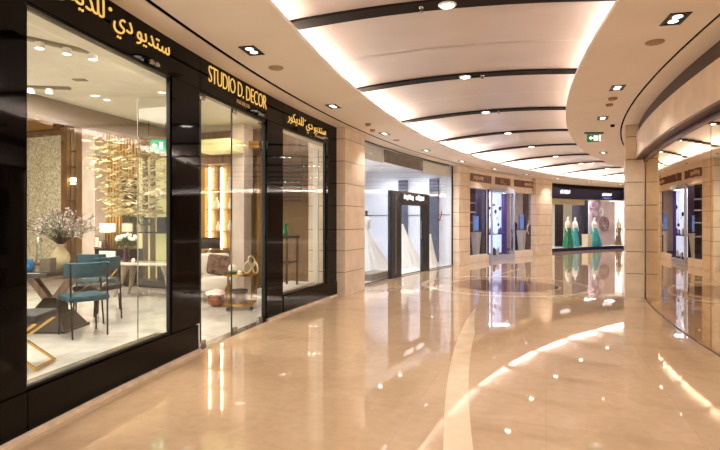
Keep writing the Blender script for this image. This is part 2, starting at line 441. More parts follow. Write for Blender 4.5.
for n, p in enumerate([13.04, 18.05, 22.95, 28.0, 33.0, 38.0, 43.0, 48.0, 53.0, 58.0]):
    put_down(p, 29.56, '%s recessed twin downlight from the front in the left soffit above the shopfronts' % ORD[n])
    spot(FR(p, 29.56, 3.078) @ Vector((0.052, 0, 0)), 26 if n < 3 else 38, 120, 0.8)
for n, p in enumerate([13.2, 18.4, 23.0, 33.5]):
    put_down(p, 25.68 if n < 3 else 25.9, '%s recessed twin downlight from the front in the right soffit' % ORD[n])
    spot(FR(p, 25.68 if n < 3 else 25.9, 3.078) @ Vector((0.052, 0, 0)), 26, 120, 0.8)
for p in (3.0, 8.0):
    spot(PA(p, 29.5, 3.05), 26, 110, 0.7); spot(PA(p, 25.75, 3.05), 26, 110, 0.7)
# round speaker grilles and small sensors
def grille(phi, r, rad, label, name='speaker_grille', cat='speaker', m='grille', dz=0.012):
    t = MB().lathe([(0.0, -dz), (rad * 0.9, -dz), (rad, -dz * 0.5), (rad, 0.0), (0, 0)], (0, 0, 0), 24).build(name, M[m], None, True)
    t.matrix_world = FR(phi, r, SOFFIT); tag(t, label, cat)
grille(14.2, 29.55, 0.085, 'round beige speaker grille in left soffit behind the first downlight')
grille(14.5, 25.67, 0.085, 'round beige speaker grille in right soffit behind the first downlight')
grille(24.6, 29.62, 0.07, 'small round speaker grille in left soffit over the white shop')
grille(20.9, 29.5, 0.05, 'small grey smoke detector over the first stone pillar', 'smoke_detector', 'smoke detector', 'grille', 0.04)
grille(22.0, 29.62, 0.05, 'second smoke detector beside the third left downlight', 'smoke_detector', 'smoke detector', 'grille', 0.04)
grille(19.7, 25.66, 0.06, 'round grey sensor just behind the second right downlight', 'ceiling_sensor', 'sensor', 'grille', 0.03)
grille(20.6, 25.66, 0.05, 'round grey sensor in right soffit, farther of the pair', 'ceiling_sensor', 'sensor', 'grille', 0.03)
grille(24.6, 25.5, 0.035, 'tiny dark sprinkler head right of the green exit sign', 'sprinkler', 'sprinkler', 'rib', 0.04)
# spotlights and sprinklers on the ribs
for n, k in enumerate(ribs[5:16]):
    r = 27.6; hh = vault(r) - 0.026
    t = thing_at('rib_spotlight', '%s round spotlight from the front set in a dark ceiling rib' % ORD[min(n, 11)], 'light', FR(k, r, hh), 'round spotlights in the ceiling ribs')
    MB().lathe([(0.06, -0.012), (0.075, -0.012), (0.085, 0.0), (0.06, 0.0)], (0, 0, 0), 24, cap=False).build('ring', M['white'], t, True)
    MB().lathe([(0, -0.009), (0.06, -0.008), (0.06, -0.002), (0, -0.002)], (0, 0, 0), 24).build('lens', M['lamp_far'], t, True)
    spot(PA(k, r, hh - 0.012), 60, 130, 0.8, rad=0.03)
    if n < 3:
        t = thing_at('sprinkler', '%s brass sprinkler from the front hanging from a dark ceiling rib' % ORD[n], 'sprinkler', FR(k, 27.84 if n == 0 else 27.37, hh))
        MB().lathe([(0, 0.0), (0.022, 0.0), (0.018, -0.015), (0.010, -0.02), (0.010, -0.04), (0.0, -0.04)], (0, 0, 0), 12).build('body', M['steel'], t, True)
        MB().lathe([(0, -0.044), (0.02, -0.043), (0.02, -0.04), (0, -0.04)], (0, 0, 0), 12).build('deflector', M['steel'], t, True)
for k in (-2.05, 2.95, 7.95):
    spot(PA(k, 27.6, 3.3), 60, 125, 0.8, rad=0.06)
# hanging exit sign, right soffit
z = 9.9; ex = thing('exit_sign', 'green lit exit sign hanging under the right soffit', 'sign', (xz(594, z), z, hy(133, z)))
MB().box((0, 0, 0.0), (0.36, 0.05, 0.02)).build('bracket', M['rib'], ex)
MB().box((0, 0, -0.10), (0.27, 0.03, 0.15), bev=0.004).build('panel', M['exit'], ex)
b = MB(); b.box((0.03, -0.017, -0.1), (0.09, 0.004, 0.1)); b.prism([(-0.11, -0.1), (-0.06, -0.055), (-0.06, -0.085), (-0.03, -0.085), (-0.03, -0.115), (-0.06, -0.115), (-0.06, -0.145)], -0.004, Matrix.Translation((0, -0.015, 0)))
b.box((0.108, -0.017, -0.1), (0.025, 0.004, 0.13)); b.build('pictogram', M['sign_white'], ex)
for s in (-1, 1): MB().tube([(s * 0.12, 0, 0.0), (s * 0.12, 0, SOFFIT - ex.location.z)], 0.005).build('rod', M['steel'], ex)

# ================================================================== STUDIO SHOPFRONT (left wall)
RW = 30.17
WT, WB = 2.745, 0.287
wl = struct(MB().arc(RW, RW + 0.06, -14, 8.98, WB, WT).build('wall_left', M['black']))
def wp(name, p0, p1, h0, h1, r0=RW, r1=RW + 0.06, m='black'): return MB().arc(r0, r1, p0, p1, h0, h1).build(name, M[m], wl)
wp('fascia', -14, 8.97, WT + 0.006, SOFFIT); wp('fascia', 8.985, 13.13, WT + 0.0, SOFFIT); wp('fascia', 13.145, 17.2, WT, SOFFIT); wp('fascia', 17.215, 21.2, WT, SOFFIT)
wp('base_panel', -14, 8.97, 0.032, WB - 0.006, RW - 0.012); wp('base_panel', 8.985, 13.05, 0.032, WB - 0.006, RW - 0.012)
wp('pilaster', 12.17, 13.12, WB, WT - 0.005); wp('pilaster', 16.26, 17.2, 0.032, WT - 0.005)
wp('base_panel', 17.215, 21.2, 0.032, WB - 0.02, RW - 0.012); wp('pilaster', 20.3, 21.2, WB - 0.015, WT - 0.005)
struct(MB().arc(RW - 0.05, RW + 0.1, -14, 13.05, 0.0, 0.03).build('baseboard_left', M['kerb']))
struct(MB().arc(RW - 0.05, RW + 0.1, 16.3, 21.1, 0.0, 0.03).build('baseboard_left', M['kerb']))
def window(n, p0, p1, h0, h1, r, gm='glass', fm='black_frame', fw=0.02, joints=(), depth=0.035, frame=True):
    wdg = fw / r * 57.3
    b = MB()
    b.arc(r, r + depth, p0, p1, h0, h0 + fw); b.arc(r, r + depth, p0, p1, h1 - fw, h1)
    b.arc(r, r + depth, p0, p0 + wdg, h0, h1); b.arc(r, r + depth, p1 - wdg, p1, h0, h1)
    fr = struct(b.build('window_%d' % n, M[fm]))
    cuts = [p0 + wdg * 0.7] + list(joints) + [p1 - wdg * 0.7]
    for a, c in zip(cuts, cuts[1:]):
        MB().arc(r + depth * 0.5, r + depth * 0.5 + 0.012, a + 0.008, c - 0.008, h0 + fw * 0.6, h1 - fw * 0.6).build('pane', M[gm], fr)
    return fr
w1 = window(1, 8.98, 12.17, WB, WT, RW + 0.012, joints=())
MB().arc(RW + 0.05, RW + 0.14, 9.05, 12.1, WB - 0.02, WB + 0.012).build('sill', M['steel'], w1)
w2 = window(2, 17.2, 20.3, WB - 0.014, WT, RW + 0.012, joints=(19.3,))
MB().arc(RW + 0.05, RW + 0.14, 17.3, 20.2, WB - 0.034, WB - 0.002).build('sill', M['steel'], w2)
# glass entrance
d1 = struct(MB().arc(RW + 0.02, RW + 0.075, 13.14, 16.26, WT - 0.03, WT).arc(RW + 0.02, RW + 0.075, 16.22, 16.26, 0, WT).build('door_1', M['black_frame']))
for a, c in ((13.17, 13.32), (13.34, 14.62), (14.65, 16.19)):
    MB().arc(RW + 0.05, RW + 0.062, a, c, 0.012, WT - 0.03).build('glass_panel', M['glass'], d1)
for p in (13.33, 14.635):
    MB().arc(RW + 0.049, RW + 0.063, p - 0.012, p + 0.012, 0.0, WT - 0.03).build('edge', M['black_frame'], d1)
for p in (13.4, 14.75, 16.05):
    MB().box((0, 0, 0.035), (0.11, 0.035, 0.07), mtx=FR(p, RW + 0.056), bev=0.004).build('patch_fitting', M['steel'], d1)
    MB().box((0, 0, WT - 0.05), (0.09, 0.03, 0.05), mtx=FR(p, RW + 0.056), bev=0.004).build('patch_fitting', M['steel'], d1)
MB().tube([FR(14.5, RW + 0.02) @ Vector((0, 0, 0.85)), FR(14.5, RW + 0.02) @ Vector((0, 0, 1.35))], 0.012).build('pull_handle', M['steel'], d1)
struct(MB().arc(RW - 0.01, RW + 0.12, 13.06, 16.28, -0.02, 0.004).build('trim_30', M['steel']))

gp = thing_at('glass_partition', 'frameless interior glass panel just inside the entrance, seen through the large window', 'glass panel', FR(13.1, 30.6, 0))
MB().box((0, 0, 1.345), (0.012, 0.6, 2.69)).build('pane', M['glass'], gp)
MB().box((0, 0.302, 1.345), (0.013, 0.006, 2.69)).build('edge', M['steel'], gp)
# lettering
def on_fascia(p0, r=RW): return lambda x, z, d: PA(p0 + math.degrees(x / r), r - 0.012 - d, z)
sg = thing('shop_sign', 'gold capital letters reading STUDIO D. DECOR over the glass entrance', 'sign', PA(14.8, RW - 0.02, 2.95))
def world_place(f, t):
    inv = Matrix.Translation(t.location).inverted()
    return lambda x, z, d: inv @ f(x, z, d)
STR = 'STUDIO D. DECOR'
def adv(s):
    a = ext(text_verts(s + 'I')[0], 0)[1]; return a
tot = adv(STR) - adv(''); Wd = math.radians(16.17 - 13.42) * RW
words = []
for i, ch in enumerate(STR):
    if ch == ' ': continue
    vs, _ = text_verts(ch); a, c = ext(vs, 0); ya, yb = ext(vs, 1)
    st = adv(STR[:i]) - adv('') if i else 0.0
    k = 0.185 / 0.727
    words.append((ch, (st + a) / tot * Wd, (c - a) / tot * Wd, 2.872 + ya * k, (yb - ya) * k))
letters('letter', words, world_place(on_fascia(13.42), sg), M['letter'], sg, -0.014)
sg2 = thing('shop_sign', 'tiny pale words FOR DECOR under the gold capitals above the entrance', 'sign', PA(15.0, RW - 0.02, 2.80))
letters('lettering', [('FOR DECOR', 0, math.radians(0.6) * RW, 2.782, 0.045)], world_place(on_fascia(14.65), sg2), M['sign_tan'], sg2, -0.01)
A1 = '\ufeee\ufef3\ufeaa\ufe98\ufeb3'; A2 = '\ufef1\ufea9'; A3 = '\ufead\ufeee\ufedc\ufef3\ufeaa\ufee0\ufedf'
def arabic(p1, z0, k, label):
    t = thing('shop_sign', label, 'sign', PA(p1 - 1.3, RW - 0.02, 2.95))
    ws = []; total = 1.44; d = {}
    for s in (A1, A2, A3, '.'):
        vs, _ = text_verts(s); d[s] = ext(vs, 0) + ext(vs, 1)
    wsum = sum(d[s][1] - d[s][0] for s in (A1, A2, A3)) + 0.28 + 0.45
    u = total / wsum; x = total
    for s, gap in ((A1, 0.28), (A2, 0.10), ('.', 0.25), (A3, 0)):
        wd = (d[s][1] - d[s][0]) * u if s != '.' else 0.035
        zz = z0 + d[s][2] * k; hh = (d[s][3] - d[s][2]) * k
        if s == '.': zz, hh = z0 + 0.09, 0.03
        ws.append((s, x - wd, wd, zz, hh)); x -= wd + gap * u
    f = on_fascia(p1 - math.degrees(total / RW))
    letters('lettering', ws, world_place(f, t), M['letter'], t, -0.003)
arabic(12.06, 2.91, 0.205, 'gold Arabic lettering above the large left shop window')
arabic(20.22, 2.865, 0.19, 'gold Arabic lettering above the narrow window beside the stone pillar')
t = thing('shop_sign', 'tiny pale second line under the Arabic lettering of the narrow window', 'sign', PA(19.8, RW - 0.02, 2.77))
b = MB()
for i in range(9): b.box((-0.2 + i * 0.045, -0.005, 0.0), (0.03, 0.006, 0.028 if i % 3 else 0.036))
o = b.build('lettering', M['sign_tan'], t); t.matrix_world = FR(19.75, RW - 0.012, 2.79)
# little ceiling spots fixed to the fascia edge above window and entrance
for p, nm in ((11.55, 'small chrome spot fixed at the top edge of the large left window'), (15.8, 'small chrome spot fixed over the right side of the glass entrance')):
    t = thing_at('fascia_spotlight', nm, 'light', FR(p, RW - 0.02, 2.765))
    MB().lathe([(0, -0.02), (0.028, -0.02), (0.032, 0.0), (0.02, 0.018), (0, 0.018)], (-0.03, 0, 0), 14).build('lamp_head', M['steel'], t, True)
    MB().lathe([(0, -0.02), (0.028, -0.02), (0.032, 0.0), (0.02, 0.018), (0, 0.018)], (0.05, 0, 0), 14).build('lamp_head', M['steel'], t, True)
    MB().box((0.01, 0.005, 0.012), (0.16, 0.02, 0.012)).build('bracket', M['black_frame'], t)

# ------------------------------------------------------------------ studio interior
struct(MB().arc(30.26, 46.0, -6, 21.4, -0.12, -0.004, 1.5).build('floor', M['shop_floor']))
struct(MB().arc(30.45, 33.6, -6, 21.4, 3.2, 3.3).build('ceiling', M['cream_wall']))
struct(MB().arc(33.9, 46.0, -6, 21.4, 3.75, 3.85).build('ceiling', M['cream_wall']))
struct(MB().arc(33.6, 33.9, -6, 21.4, 2.92, 3.85).build('trim_31', M['taupe']))
struct(MB().arc(30.3, 30.45, -6, 21.2, 2.75, 3.2).build('wall_left', M['cream_wall']))
struct(MB().arc(45.9, 46.0, -6, 21.4, 0, 3.75).build('wall_back', M['wood']))
A21 = math.radians(21.3); DO = Vector((-math.cos(A21), math.sin(A21), 0)); DN = Vector((-math.sin(A21), -math.cos(A21), 0)); CC = Vector((CX, CY, 0))
QF = Matrix(((-DO.x, -DN.x, 0, 0), (-DO.y, -DN.y, 0, 0), (0, 0, 1, 0), (0, 0, 0, 1)))   # local x right as seen, y into the wall
def qr(x, s=0.0):
    """distance out along the partition (offset s in front of it) for image column x; also its depth"""
    k = (x - 360) / F; o = CC + DN * s
    r = (o.x - k * o.y) / (k * DO.y - DO.x)
    return r, (o + DO * r).y
def QM(r, s, h=0.0):
    p = CC + DO * r + DN * s; m = QF.copy(); m.translation = Vector((p.x, p.y, h)); return m
def qspan(x0, x1, s):
    a, za = qr(x0, s); c, zc = qr(x1, s); return (a + c) / 2, abs(a - c), (za + zc) / 2
struct(MB().box((0, 0.08, 1.875), (16, 0.16, 3.75), mtx=QM(38.4, 0)).build('wall_right', M['wood']))

def qbox(name, x0, x1, y0, y1, s, d, m, parent=None, bev=0.0, h0=None, h1=None):
    r, wd, z = qspan(x0, x1, s)
    a = h0 if h0 is not None else hy(y1, z); c = h1 if h1 is not None else hy(y0, z)
    b = MB().box((0, d / 2, (a + c) / 2), (wd, d, c - a), bev=bev)
    o = b.build(name, M[m], None)
    if parent is None: o.matrix_world = QM(r, s)
    else:
        o.data.transform(parent.matrix_world.inverted() @ QM(r, s)); o.parent = parent
    return o
bpy.context.view_layer.update()
def qthing(name, label, cat, x, s, h=0.0, group=None):
    t = thing_at(name, label, cat, QM(qr(x, s)[0], s, h), group); bpy.context.view_layer.update(); return t
# large flaked-gold picture in a bronze frame
t = qthing('wall_art', 'large flaked gold canvas in a bronze frame behind the flower vase', 'painting', 44, 0.1)
qbox('canvas', 6, 62, 137, 262, 0.08, 0.04, 'goldflake', t)
qbox('frame', 61, 67, 130, 262, 0.12, 0.08, 'bronze_post', t); qbox('frame', 6, 67, 130, 137, 0.12, 0.08, 'bronze_post', t)
t = qbox('pelmet_box', 2, 53, 112, 130, 0.3, 0.28, 'gold', None, h0=3.5, h1=3.74); tag(t, 'gleaming gold pelmet box above the flaked gold canvas', 'pelmet')
t = qthing('niche', 'narrow lit display niche between the gold canvas and bronze post', 'shelf', 72, 0.2)
qbox('back_panel', 68, 76, 128, 285, 0.03, 0.02, 'mirror', t)
for y in (150, 166, 182, 200, 218, 236, 252): qbox('shelf', 68, 76, y, y + 1.2, 0.2, 0.17, 'gold', t)
t = qbox('lantern', 70.0, 74.0, 178, 184, 0.12, 0.06, 'shelf_glow', None, 0.01); tag(t, 'small glowing gold box on a shelf of the narrow niche', 'lamp')
t = qbox('bronze_post', 76, 82, 124, 285, 0.35, 0.3, 'bronze_post', None, 0.01, h0=-0.003, h1=3.745); tag(t, 'tall antique bronze post left of the pale stone column', 'post')
t = qbox('stone_column', 82, 94.5, 124, 285, 0.35, 0.32, 'pinkstone', None, 0.01, h0=-0.003, h1=3.745); tag(t, 'pale pinkish stone column seen through the large left window', 'pillar')
# veneered wall slats
b = MB()
for i in range(14):
    x = 96 + i * 3.1; r, z = qr(x, 0.0)
    b.box((-r + 38.4, -0.02, 1.87), (0.05, 0.04, 3.74))
o = struct(b.build('trim_32', M['wood_gold'])); o.matrix_world = QM(38.4, 0)
t = qbox('wall_mirror', 122, 137, 178, 245, 0.06, 0.03, 'mirror', None); tag(t, 'tall antique mirror on the wooden wall behind the white bouquet', 'mirror')
# lit yellow display cabinet
t = qthing('display_cabinet', 'yellow lit display cabinet with dark uprights and glass shelves', 'cabinet', 154, 0.45)
for x0, x1 in ((137, 142.5), (146, 150), (153.5, 176)): qbox('lit_panel', x0, x1, 158, 283, 0.06, 0.03, 'yellow_lit', t)
qbox('back_panel', 136, 177, 156, 286, 0.02, 0.015, 'bronze_post', t)
for x0, x1 in ((142.5, 146), (150, 153.5)): qbox('upright', x0, x1, 156, 286, 0.12, 0.08, 'bronze_post', t)
for y in (232, 262): qbox('shelf', 137, 176, y, y + 1.5, 0.45, 0.4, 'darksteel', t)
qbox('plinth', 137, 176, 281, 288, 0.45, 0.42, 'wood_dark', t)
t = qbox('storage_box', 156.5, 164, 217, 231.9, 0.4, 0.25, 'iron', None, 0.008); tag(t, 'tall black box standing on the upper shelf of the yellow cabinet', 'box')
t = qbox('speaker', 157, 163, 263.5, 281, 0.4, 0.25, 'iron', None, 0.008); tag(t, 'black box under the lower shelf of the yellow cabinet', 'box')
def foliage(m, n, c, rad, l, wd, sc=(1, 1, 1)):
    b = MB()
    for i in range(n):
        d = Vector((random.gauss(0, 1), random.gauss(0, 1), random.gauss(0, 1))).normalized(); k = rad * random.uniform(0.35, 1) 
        b.leafquad((c[0] + d.x * k * sc[0], c[1] + d.y * k * sc[1], c[2] + d.z * k * sc[2]), d + Vector((0, 0, 0.3)), l, wd)
    return b
def small_plant(name, label, loc, rad, h):
    t = thing(name, label, 'plant', loc)
    MB().lathe([(rad * 0.3, 0), (rad * 0.4, h * 0.2), (rad * 0.42, h * 0.35), (rad * 0.36, h * 0.35), (0, h * 0.33)], seg=14).build('pot', M['ceramic'], t, True)
    b = MB()
    for i in range(7): b.tube([(0, 0, h * 0.3), (random.uniform(-.5, .5) * rad, random.uniform(-.5, .5) * rad, h * 0.85)], 0.004, 5)
    b.build('stem', M['stem'], t)
    foliage(None, 160, (0, 0, h * 0.75), rad, 0.09, 0.02, (1, 0.8, 0.7)).build('foliage', M['leaf_dark'], t)
    return t
p = QM(qr(141, 0.3)[0], 0.3, hy(231.6, qr(141, 0.3)[1])).translation
small_plant('potted_plant', 'leafy green plant on the upper shelf of the yellow cabinet', p, 0.2, 0.36)
# sideboard with lamp, frames
t = qthing('sideboard', 'low dark wooden sideboard with a white drawer under the table lamp', 'sideboard', 110, 0.5)
qbox('carcass', 94.5, 129, 249, 285, 0.5, 0.45, 'wood_dark', t, 0.006, h0=0.06)
qbox('leg', 96, 99, 249, 285, 0.48, 0.06, 'iron', t, 0, h0=-0.003, h1=0.06); qbox('leg', 124, 127, 249, 285, 0.48, 0.06, 'iron', t, 0, h0=-0.003, h1=0.06)
qbox('drawer', 99, 115, 251, 263, 0.53, 0.03, 'white', t, 0.004)
for x in (103.5, 110): qbox('knob', x, x + 2.6, 257, 260, 0.55, 0.02, 'iron', t, 0.003)
sbh = hy(249, qspan(94.5, 134, 0.5)[2])
r, z = qr(107.5, 0.3); t = thing_at('table_lamp', 'table lamp with square white shade and gold base on the sideboard', 'lamp', QM(r, 0.3, sbh))
h = hy(232.5, z) - sbh; h2 = hy(224, z) - sbh
MB().box((0, 0, h / 2), (0.07, 0.07, h), bev=0.01).build('base', M['gold'], t)
MB().tube([(0, 0, h), (0, 0, h + 0.03)], 0.008).build('neck', M['gold'], t)
MB().box((0, 0, (h + h2) / 2 + 0.01), (0.26, 0.18, h2 - h), bev=0.006).build('lamp_shade', M['shade_white'], t)
for x, wd, hh, lab in ((96.5, 0.13, 0.27, 'tall pale picture frame at the left end of the sideboard'), (100.0, 0.1, 0.17, 'small white picture frame leaning beside the lamp base')):
    r, z = qr(x, 0.36); t = thing_at('picture_frame', lab, 'picture frame', QM(r, 0.36, sbh) @ Matrix.Rotation(math.radians(-6), 4, 'X'))
    MB().box((0, 0.0, hh / 2), (wd, 0.015, hh), bev=0.003).build('frame', M['silver'], t); MB().box((0, -0.009, hh / 2), (wd * 0.8, 0.004, hh * 0.82)).build('picture', M['cream_wall'], t)
r, z = qr(105, 0.42); t = MB().lathe([(0.03, 0), (0.055, 0.05), (0.05, 0.12), (0.025, 0.17), (0.03, 0.19), (0, 0.19)], seg=14).build('vase', M['plum'], None, True)
t.matrix_world = QM(r - 0.02, 0.44, sbh); tag(t, 'small dark vase between the picture frames and lamp base', 'vase')
# marble console table with sculpted legs
mt = thing('console_table', 'grey marble console table with curved taupe legs behind the teal chairs', 'table', (-3.82, 9.25, 0), -0.25)
MB().box((0, 0, 0.60), (1.45, 0.5, 0.05), bev=0.015).build('tabletop', M['marble_top'], mt)
for s in (-1, 1):
    for q in (-1, 1):
        MB().tube([(s * 0.42, q * 0.12, 0.575), (s * 0.46, q * 0.13, 0.4), (s * 0.5, q * 0.15, 0.2), (s * 0.6, q * 0.19, -0.002)], 0.03, 8, radii=[0.09, 0.055, 0.04, 0.022]).build('leg', M['concrete'], mt, True)
t = thing('flower_bouquet', 'white rose bouquet in a dark plum vase on the marble console', 'flowers', (-4.27, 9.3, 0.625))
MB().lathe([(0.05, 0), (0.075, 0.05), (0.05, 0.16), (0.035, 0.21), (0.06, 0.27), (0.05, 0.27), (0, 0.24)], seg=16).build('vase', M['plum'], t, True)
b = MB()
for i in range(26):
    a = random.uniform(0, 2 * PI); k = random.uniform(0, 0.19)
    b.blob((k * math.cos(a), k * math.sin(a) * 0.8, 0.42 + 0.07 * (1 - k / 0.19) + random.uniform(-.04, .04)), random.uniform(0.03, 0.045), 1, 0.18)
b.build('blossom', M['petal'], t)
foliage(None, 120, (0, 0, 0.35), 0.17, 0.07, 0.018, (1, 0.9, 0.45)).build('foliage', M['leaf_dark'], t)
t = MB().lathe([(0.02, 0), (0.035, 0.03), (0.02, 0.07), (0.014, 0.075), (0, 0.075)], seg=12).build('ornament', M['petal'], None, True); t.location = (-4.05, 9.12, 0.625)
tag(t, 'small white ornament on the marble console right of the bouquet', 'ornament')

# gold leaf chandelier
z0 = 9.9
ch = thing('chandelier', 'cascading chandelier of thin wavy gold leaves under the shop ceiling', 'chandelier', (xz(130, z0), z0, 3.75))
MB().box((0, 0, -0.03), (1.3, 0.7, 0.055), bev=0.01).build('canopy', M['gold'], ch)
def leafmesh(b, c, l, wd, a):
    rows = []
    for i in range(6):
        u = i / 5 - 0.5; x = u * l; ww = wd * (1 - (2 * u) ** 2 * 0.8); zz = 0.018 * math.sin(u * 7 + a * 3)
        rows.append([Vector((x, -ww / 2, zz)), Vector((x, 0, zz + 0.008)), Vector((x, ww / 2, zz))])
    m = Matrix.Translation(c) @ Matrix.Rotation(a, 4, 'Z') @ Matrix.Rotation(random.uniform(-.25, .25), 4, 'Y') @ Matrix.Rotation(0.8 + random.uniform(-.4, .4), 4, 'X')
    b.strip([[m @ v for v in r] for r in rows], 0.003)
def leafpos():
    t = random.random() ** 0.8
    lim = 0.86 - 0.42 * t
    return Vector((random.uniform(-lim, lim * 1.25) + 0.05, random.uniform(-0.45, 0.35), -0.75 - 1.55 * t))
for i in range(95):
    b = MB(); c = leafpos(); leafmesh(b, c, random.uniform(0.12, 0.24), random.uniform(0.035, 0.06), random.uniform(-0.5, 0.5)); b.build('leaf', M['goldleaf'], ch)
b = MB(); wires = MB()
for i in range(380):
    c = leafpos(); leafmesh(b, c, random.uniform(0.12, 0.24), random.uniform(0.035, 0.06), random.uniform(-0.5, 0.5))
    if i % 6 == 0: wires.tube([(c.x, c.y, -0.02), (c.x, c.y, c.z)], 0.0015, 4)
o = b.build('leaf', M['goldleaf'], ch); o['kind'] = 'stuff'
o = wires.build('wire', M['gold'], ch); o['kind'] = 'stuff'
# interior exit sign
z = 9.4; t = thing('exit_sign', 'aqua green exit sign hung on two rods inside the left shop', 'sign', (xz(157, z), z, hy(138, z)), 0.15)
MB().box((0, 0, 0), (0.34, 0.06, 0.045)).build('housing', M['taupe'], t)
MB().box((0.02, 0, -0.14), (0.27, 0.012, 0.22), bev=0.004).build('panel', M['exit_pale'], t)
b = MB(); b.prism([(-0.09, -0.14), (-0.04, -0.09), (-0.04, -0.12), (0.0, -0.12), (0.0, -0.16), (-0.04, -0.16), (-0.04, -0.19)], -0.004, Matrix.Translation((0, -0.007, 0)))
b.box((0.075, -0.009, -0.14), (0.06, 0.004, 0.13)); b.build('pictogram', M['sign_white'], t)
for s in (-1, 1): MB().tube([(s * 0.15, 0, 0.02), (s * 0.15, 0, 3.2 - t.location.z)], 0.006).build('rod', M['iron'], t)
# track lights
def track(p0, p1, spots, label):
    a, c = Vector(p0), Vector(p1); t = thing('track_light', label, 'light', (a + c) / 2)
    d = (c - a); ang = math.atan2(d.y, d.x); t.rotation_euler = (0, 0, ang)
    MB().box((0, 0, -0.015), (d.length, 0.07, 0.03)).build('track', M['taupe'], t)
    for u in spots:
        h = MB().lathe([(0.04, -0.09), (0.045, -0.09), (0.045, -0.03), (0.02, -0.03), (0, -0.03)], ((u - 0.5) * d.length, 0, 0), 16).build('spot_head', M['white'], t, True)
        MB().lathe([(0, -0.093), (0.04, -0.092), (0.04, -0.08), (0, -0.08)], ((u - 0.5) * d.length, 0, 0), 16).build('lens', M['lamp'], h, True)
        q = a + d * u; spot((q.x, q.y, 3.10), 28, 90, 0.6, (1, 0.93, 0.82))
zt = lambda y: 1.85 * F / (Y0 - y)
track((xz(14, zt(34)), zt(34), 3.2), (xz(121, zt(57.5)), zt(57.5), 3.2), (0.215, 0.46, 0.71), 'ceiling track with three white spots nearest the large left window')
track((xz(5, 6.9), 6.9, 3.2), (xz(70, 7.0), 7.0, 3.2), (0.4, 0.68), 'shorter ceiling track with two white spots farther inside the left shop')
for x, y, lab in ((107, 99.5, 'round recessed lamp in the cream shop ceiling over the dining chairs'), (162, 92, 'round recessed lamp in the shop ceiling near the window jamb')):
    z = zt(y); t = thing('recessed_light', lab, 'light', (xz(x, z), z, 3.2))
    MB().lathe([(0.05, -0.012), (0.065, -0.01), (0.07, 0), (0.05, 0)], seg=20, cap=False).build('ring', M['white'], t, True); MB().lathe([(0, -0.008), (0.05, -0.007), (0.05, -0.001), (0, -0.001)], seg=20).build('lens', M['lamp'], t, True)
t = MB().box((0, 0, -0.006), (0.16, 0.1, 0.012), bev=0.003).build('air_vent', M['taupe']); z = zt(79.5); t.location = (xz(80, z), z, 3.2); tag(t, 'small grey vent in the cream ceiling between the two tracks', 'vent')

# dining table
dt = thing('dining_table', 'dark timber dining table with pyramid pedestal near the left window', 'table', (-4.25, 6.45, 0), 0.0)
MB().box((-0.35, 0, 0.72), (1.9, 1.0, 0.06), bev=0.012).build('tabletop', M['wood_dark'], dt)
b = MB()
for h0, h1, a, c in ((0, 0.03, 0.32, 0.32), (0.03, 0.40, 0.30, 0.07)):
    q0 = [b.bm.verts.new((0.36 + a * sx, a * 0.9 * sy, h0)) for sx, sy in ((-1, -1), (1, -1), (1, 1), (-1, 1))]
    q1 = [b.bm.verts.new((0.36 + c * sx, c * 0.9 * sy, h1)) for sx, sy in ((-1, -1), (1, -1), (1, 1), (-1, 1))]
    b.bm.faces.new(q0[::-1]); b.bm.faces.new(q1)
    for i in range(4): b.bm.faces.new((q0[i], q0[(i + 1) % 4], q1[(i + 1) % 4], q1[i]))
b.build('pedestal', M['wood_dark'], dt)
for s in (-1, 1):
    MB().box((0, 0, 0), (0.09, 0.10, 0.55), bev=0.008, mtx=Matrix.Translation((0.36 + s * 0.16, 0, 0.52)) @ Matrix.Rotation(s * 0.66, 4, 'Y')).build('brace', M['wood'], dt)
# vase with flowers on the dining table
vs_ = thing('flower_vase', 'round beige vase of wispy lilac and sage branches on the dining table', 'flowers', (-3.82, 6.5, 0.75))
MB().lathe([(0.06, 0), (0.10, 0.05), (0.115, 0.13), (0.10, 0.2), (0.055, 0.26), (0.045, 0.29), (0.06, 0.32), (0.045, 0.32), (0, 0.28)], seg=24).build('vase', M['ceramic'], vs_, True)
st = MB(); lf = MB(); bl = MB()
for i in range(150):
    a = random.uniform(0, 2 * PI); sp = random.uniform(0.05, 0.46) ** 1.0; hh = random.uniform(0.5, 0.78) - sp * 0.35
    e = Vector((sp * math.cos(a) * 1.05, sp * math.sin(a), hh + 0.05)); s0 = Vector((0, 0, 0.3)); md = (s0 + e) / 2 + Vector((0, 0, 0.07))
    st.tube([s0, md, e], 0.0025, 4)
    for k in range(20):
        u = random.uniform(0.3, 1.0); q = s0.lerp(md, u * 2) if u < 0.5 else md.lerp(e, u * 2 - 1)
        d = Vector((random.gauss(0, 1), random.gauss(0, 1), random.gauss(0.5, 1)))
        (bl if u > 0.88 or random.random() < 0.16 else lf).leafquad(q, d, random.uniform(0.03, 0.055), 0.008)
st.build('stem', M['stem'], vs_); o = lf.build('foliage', M['leaf'], vs_); o = bl.build('blossom', M['bloom'], vs_)
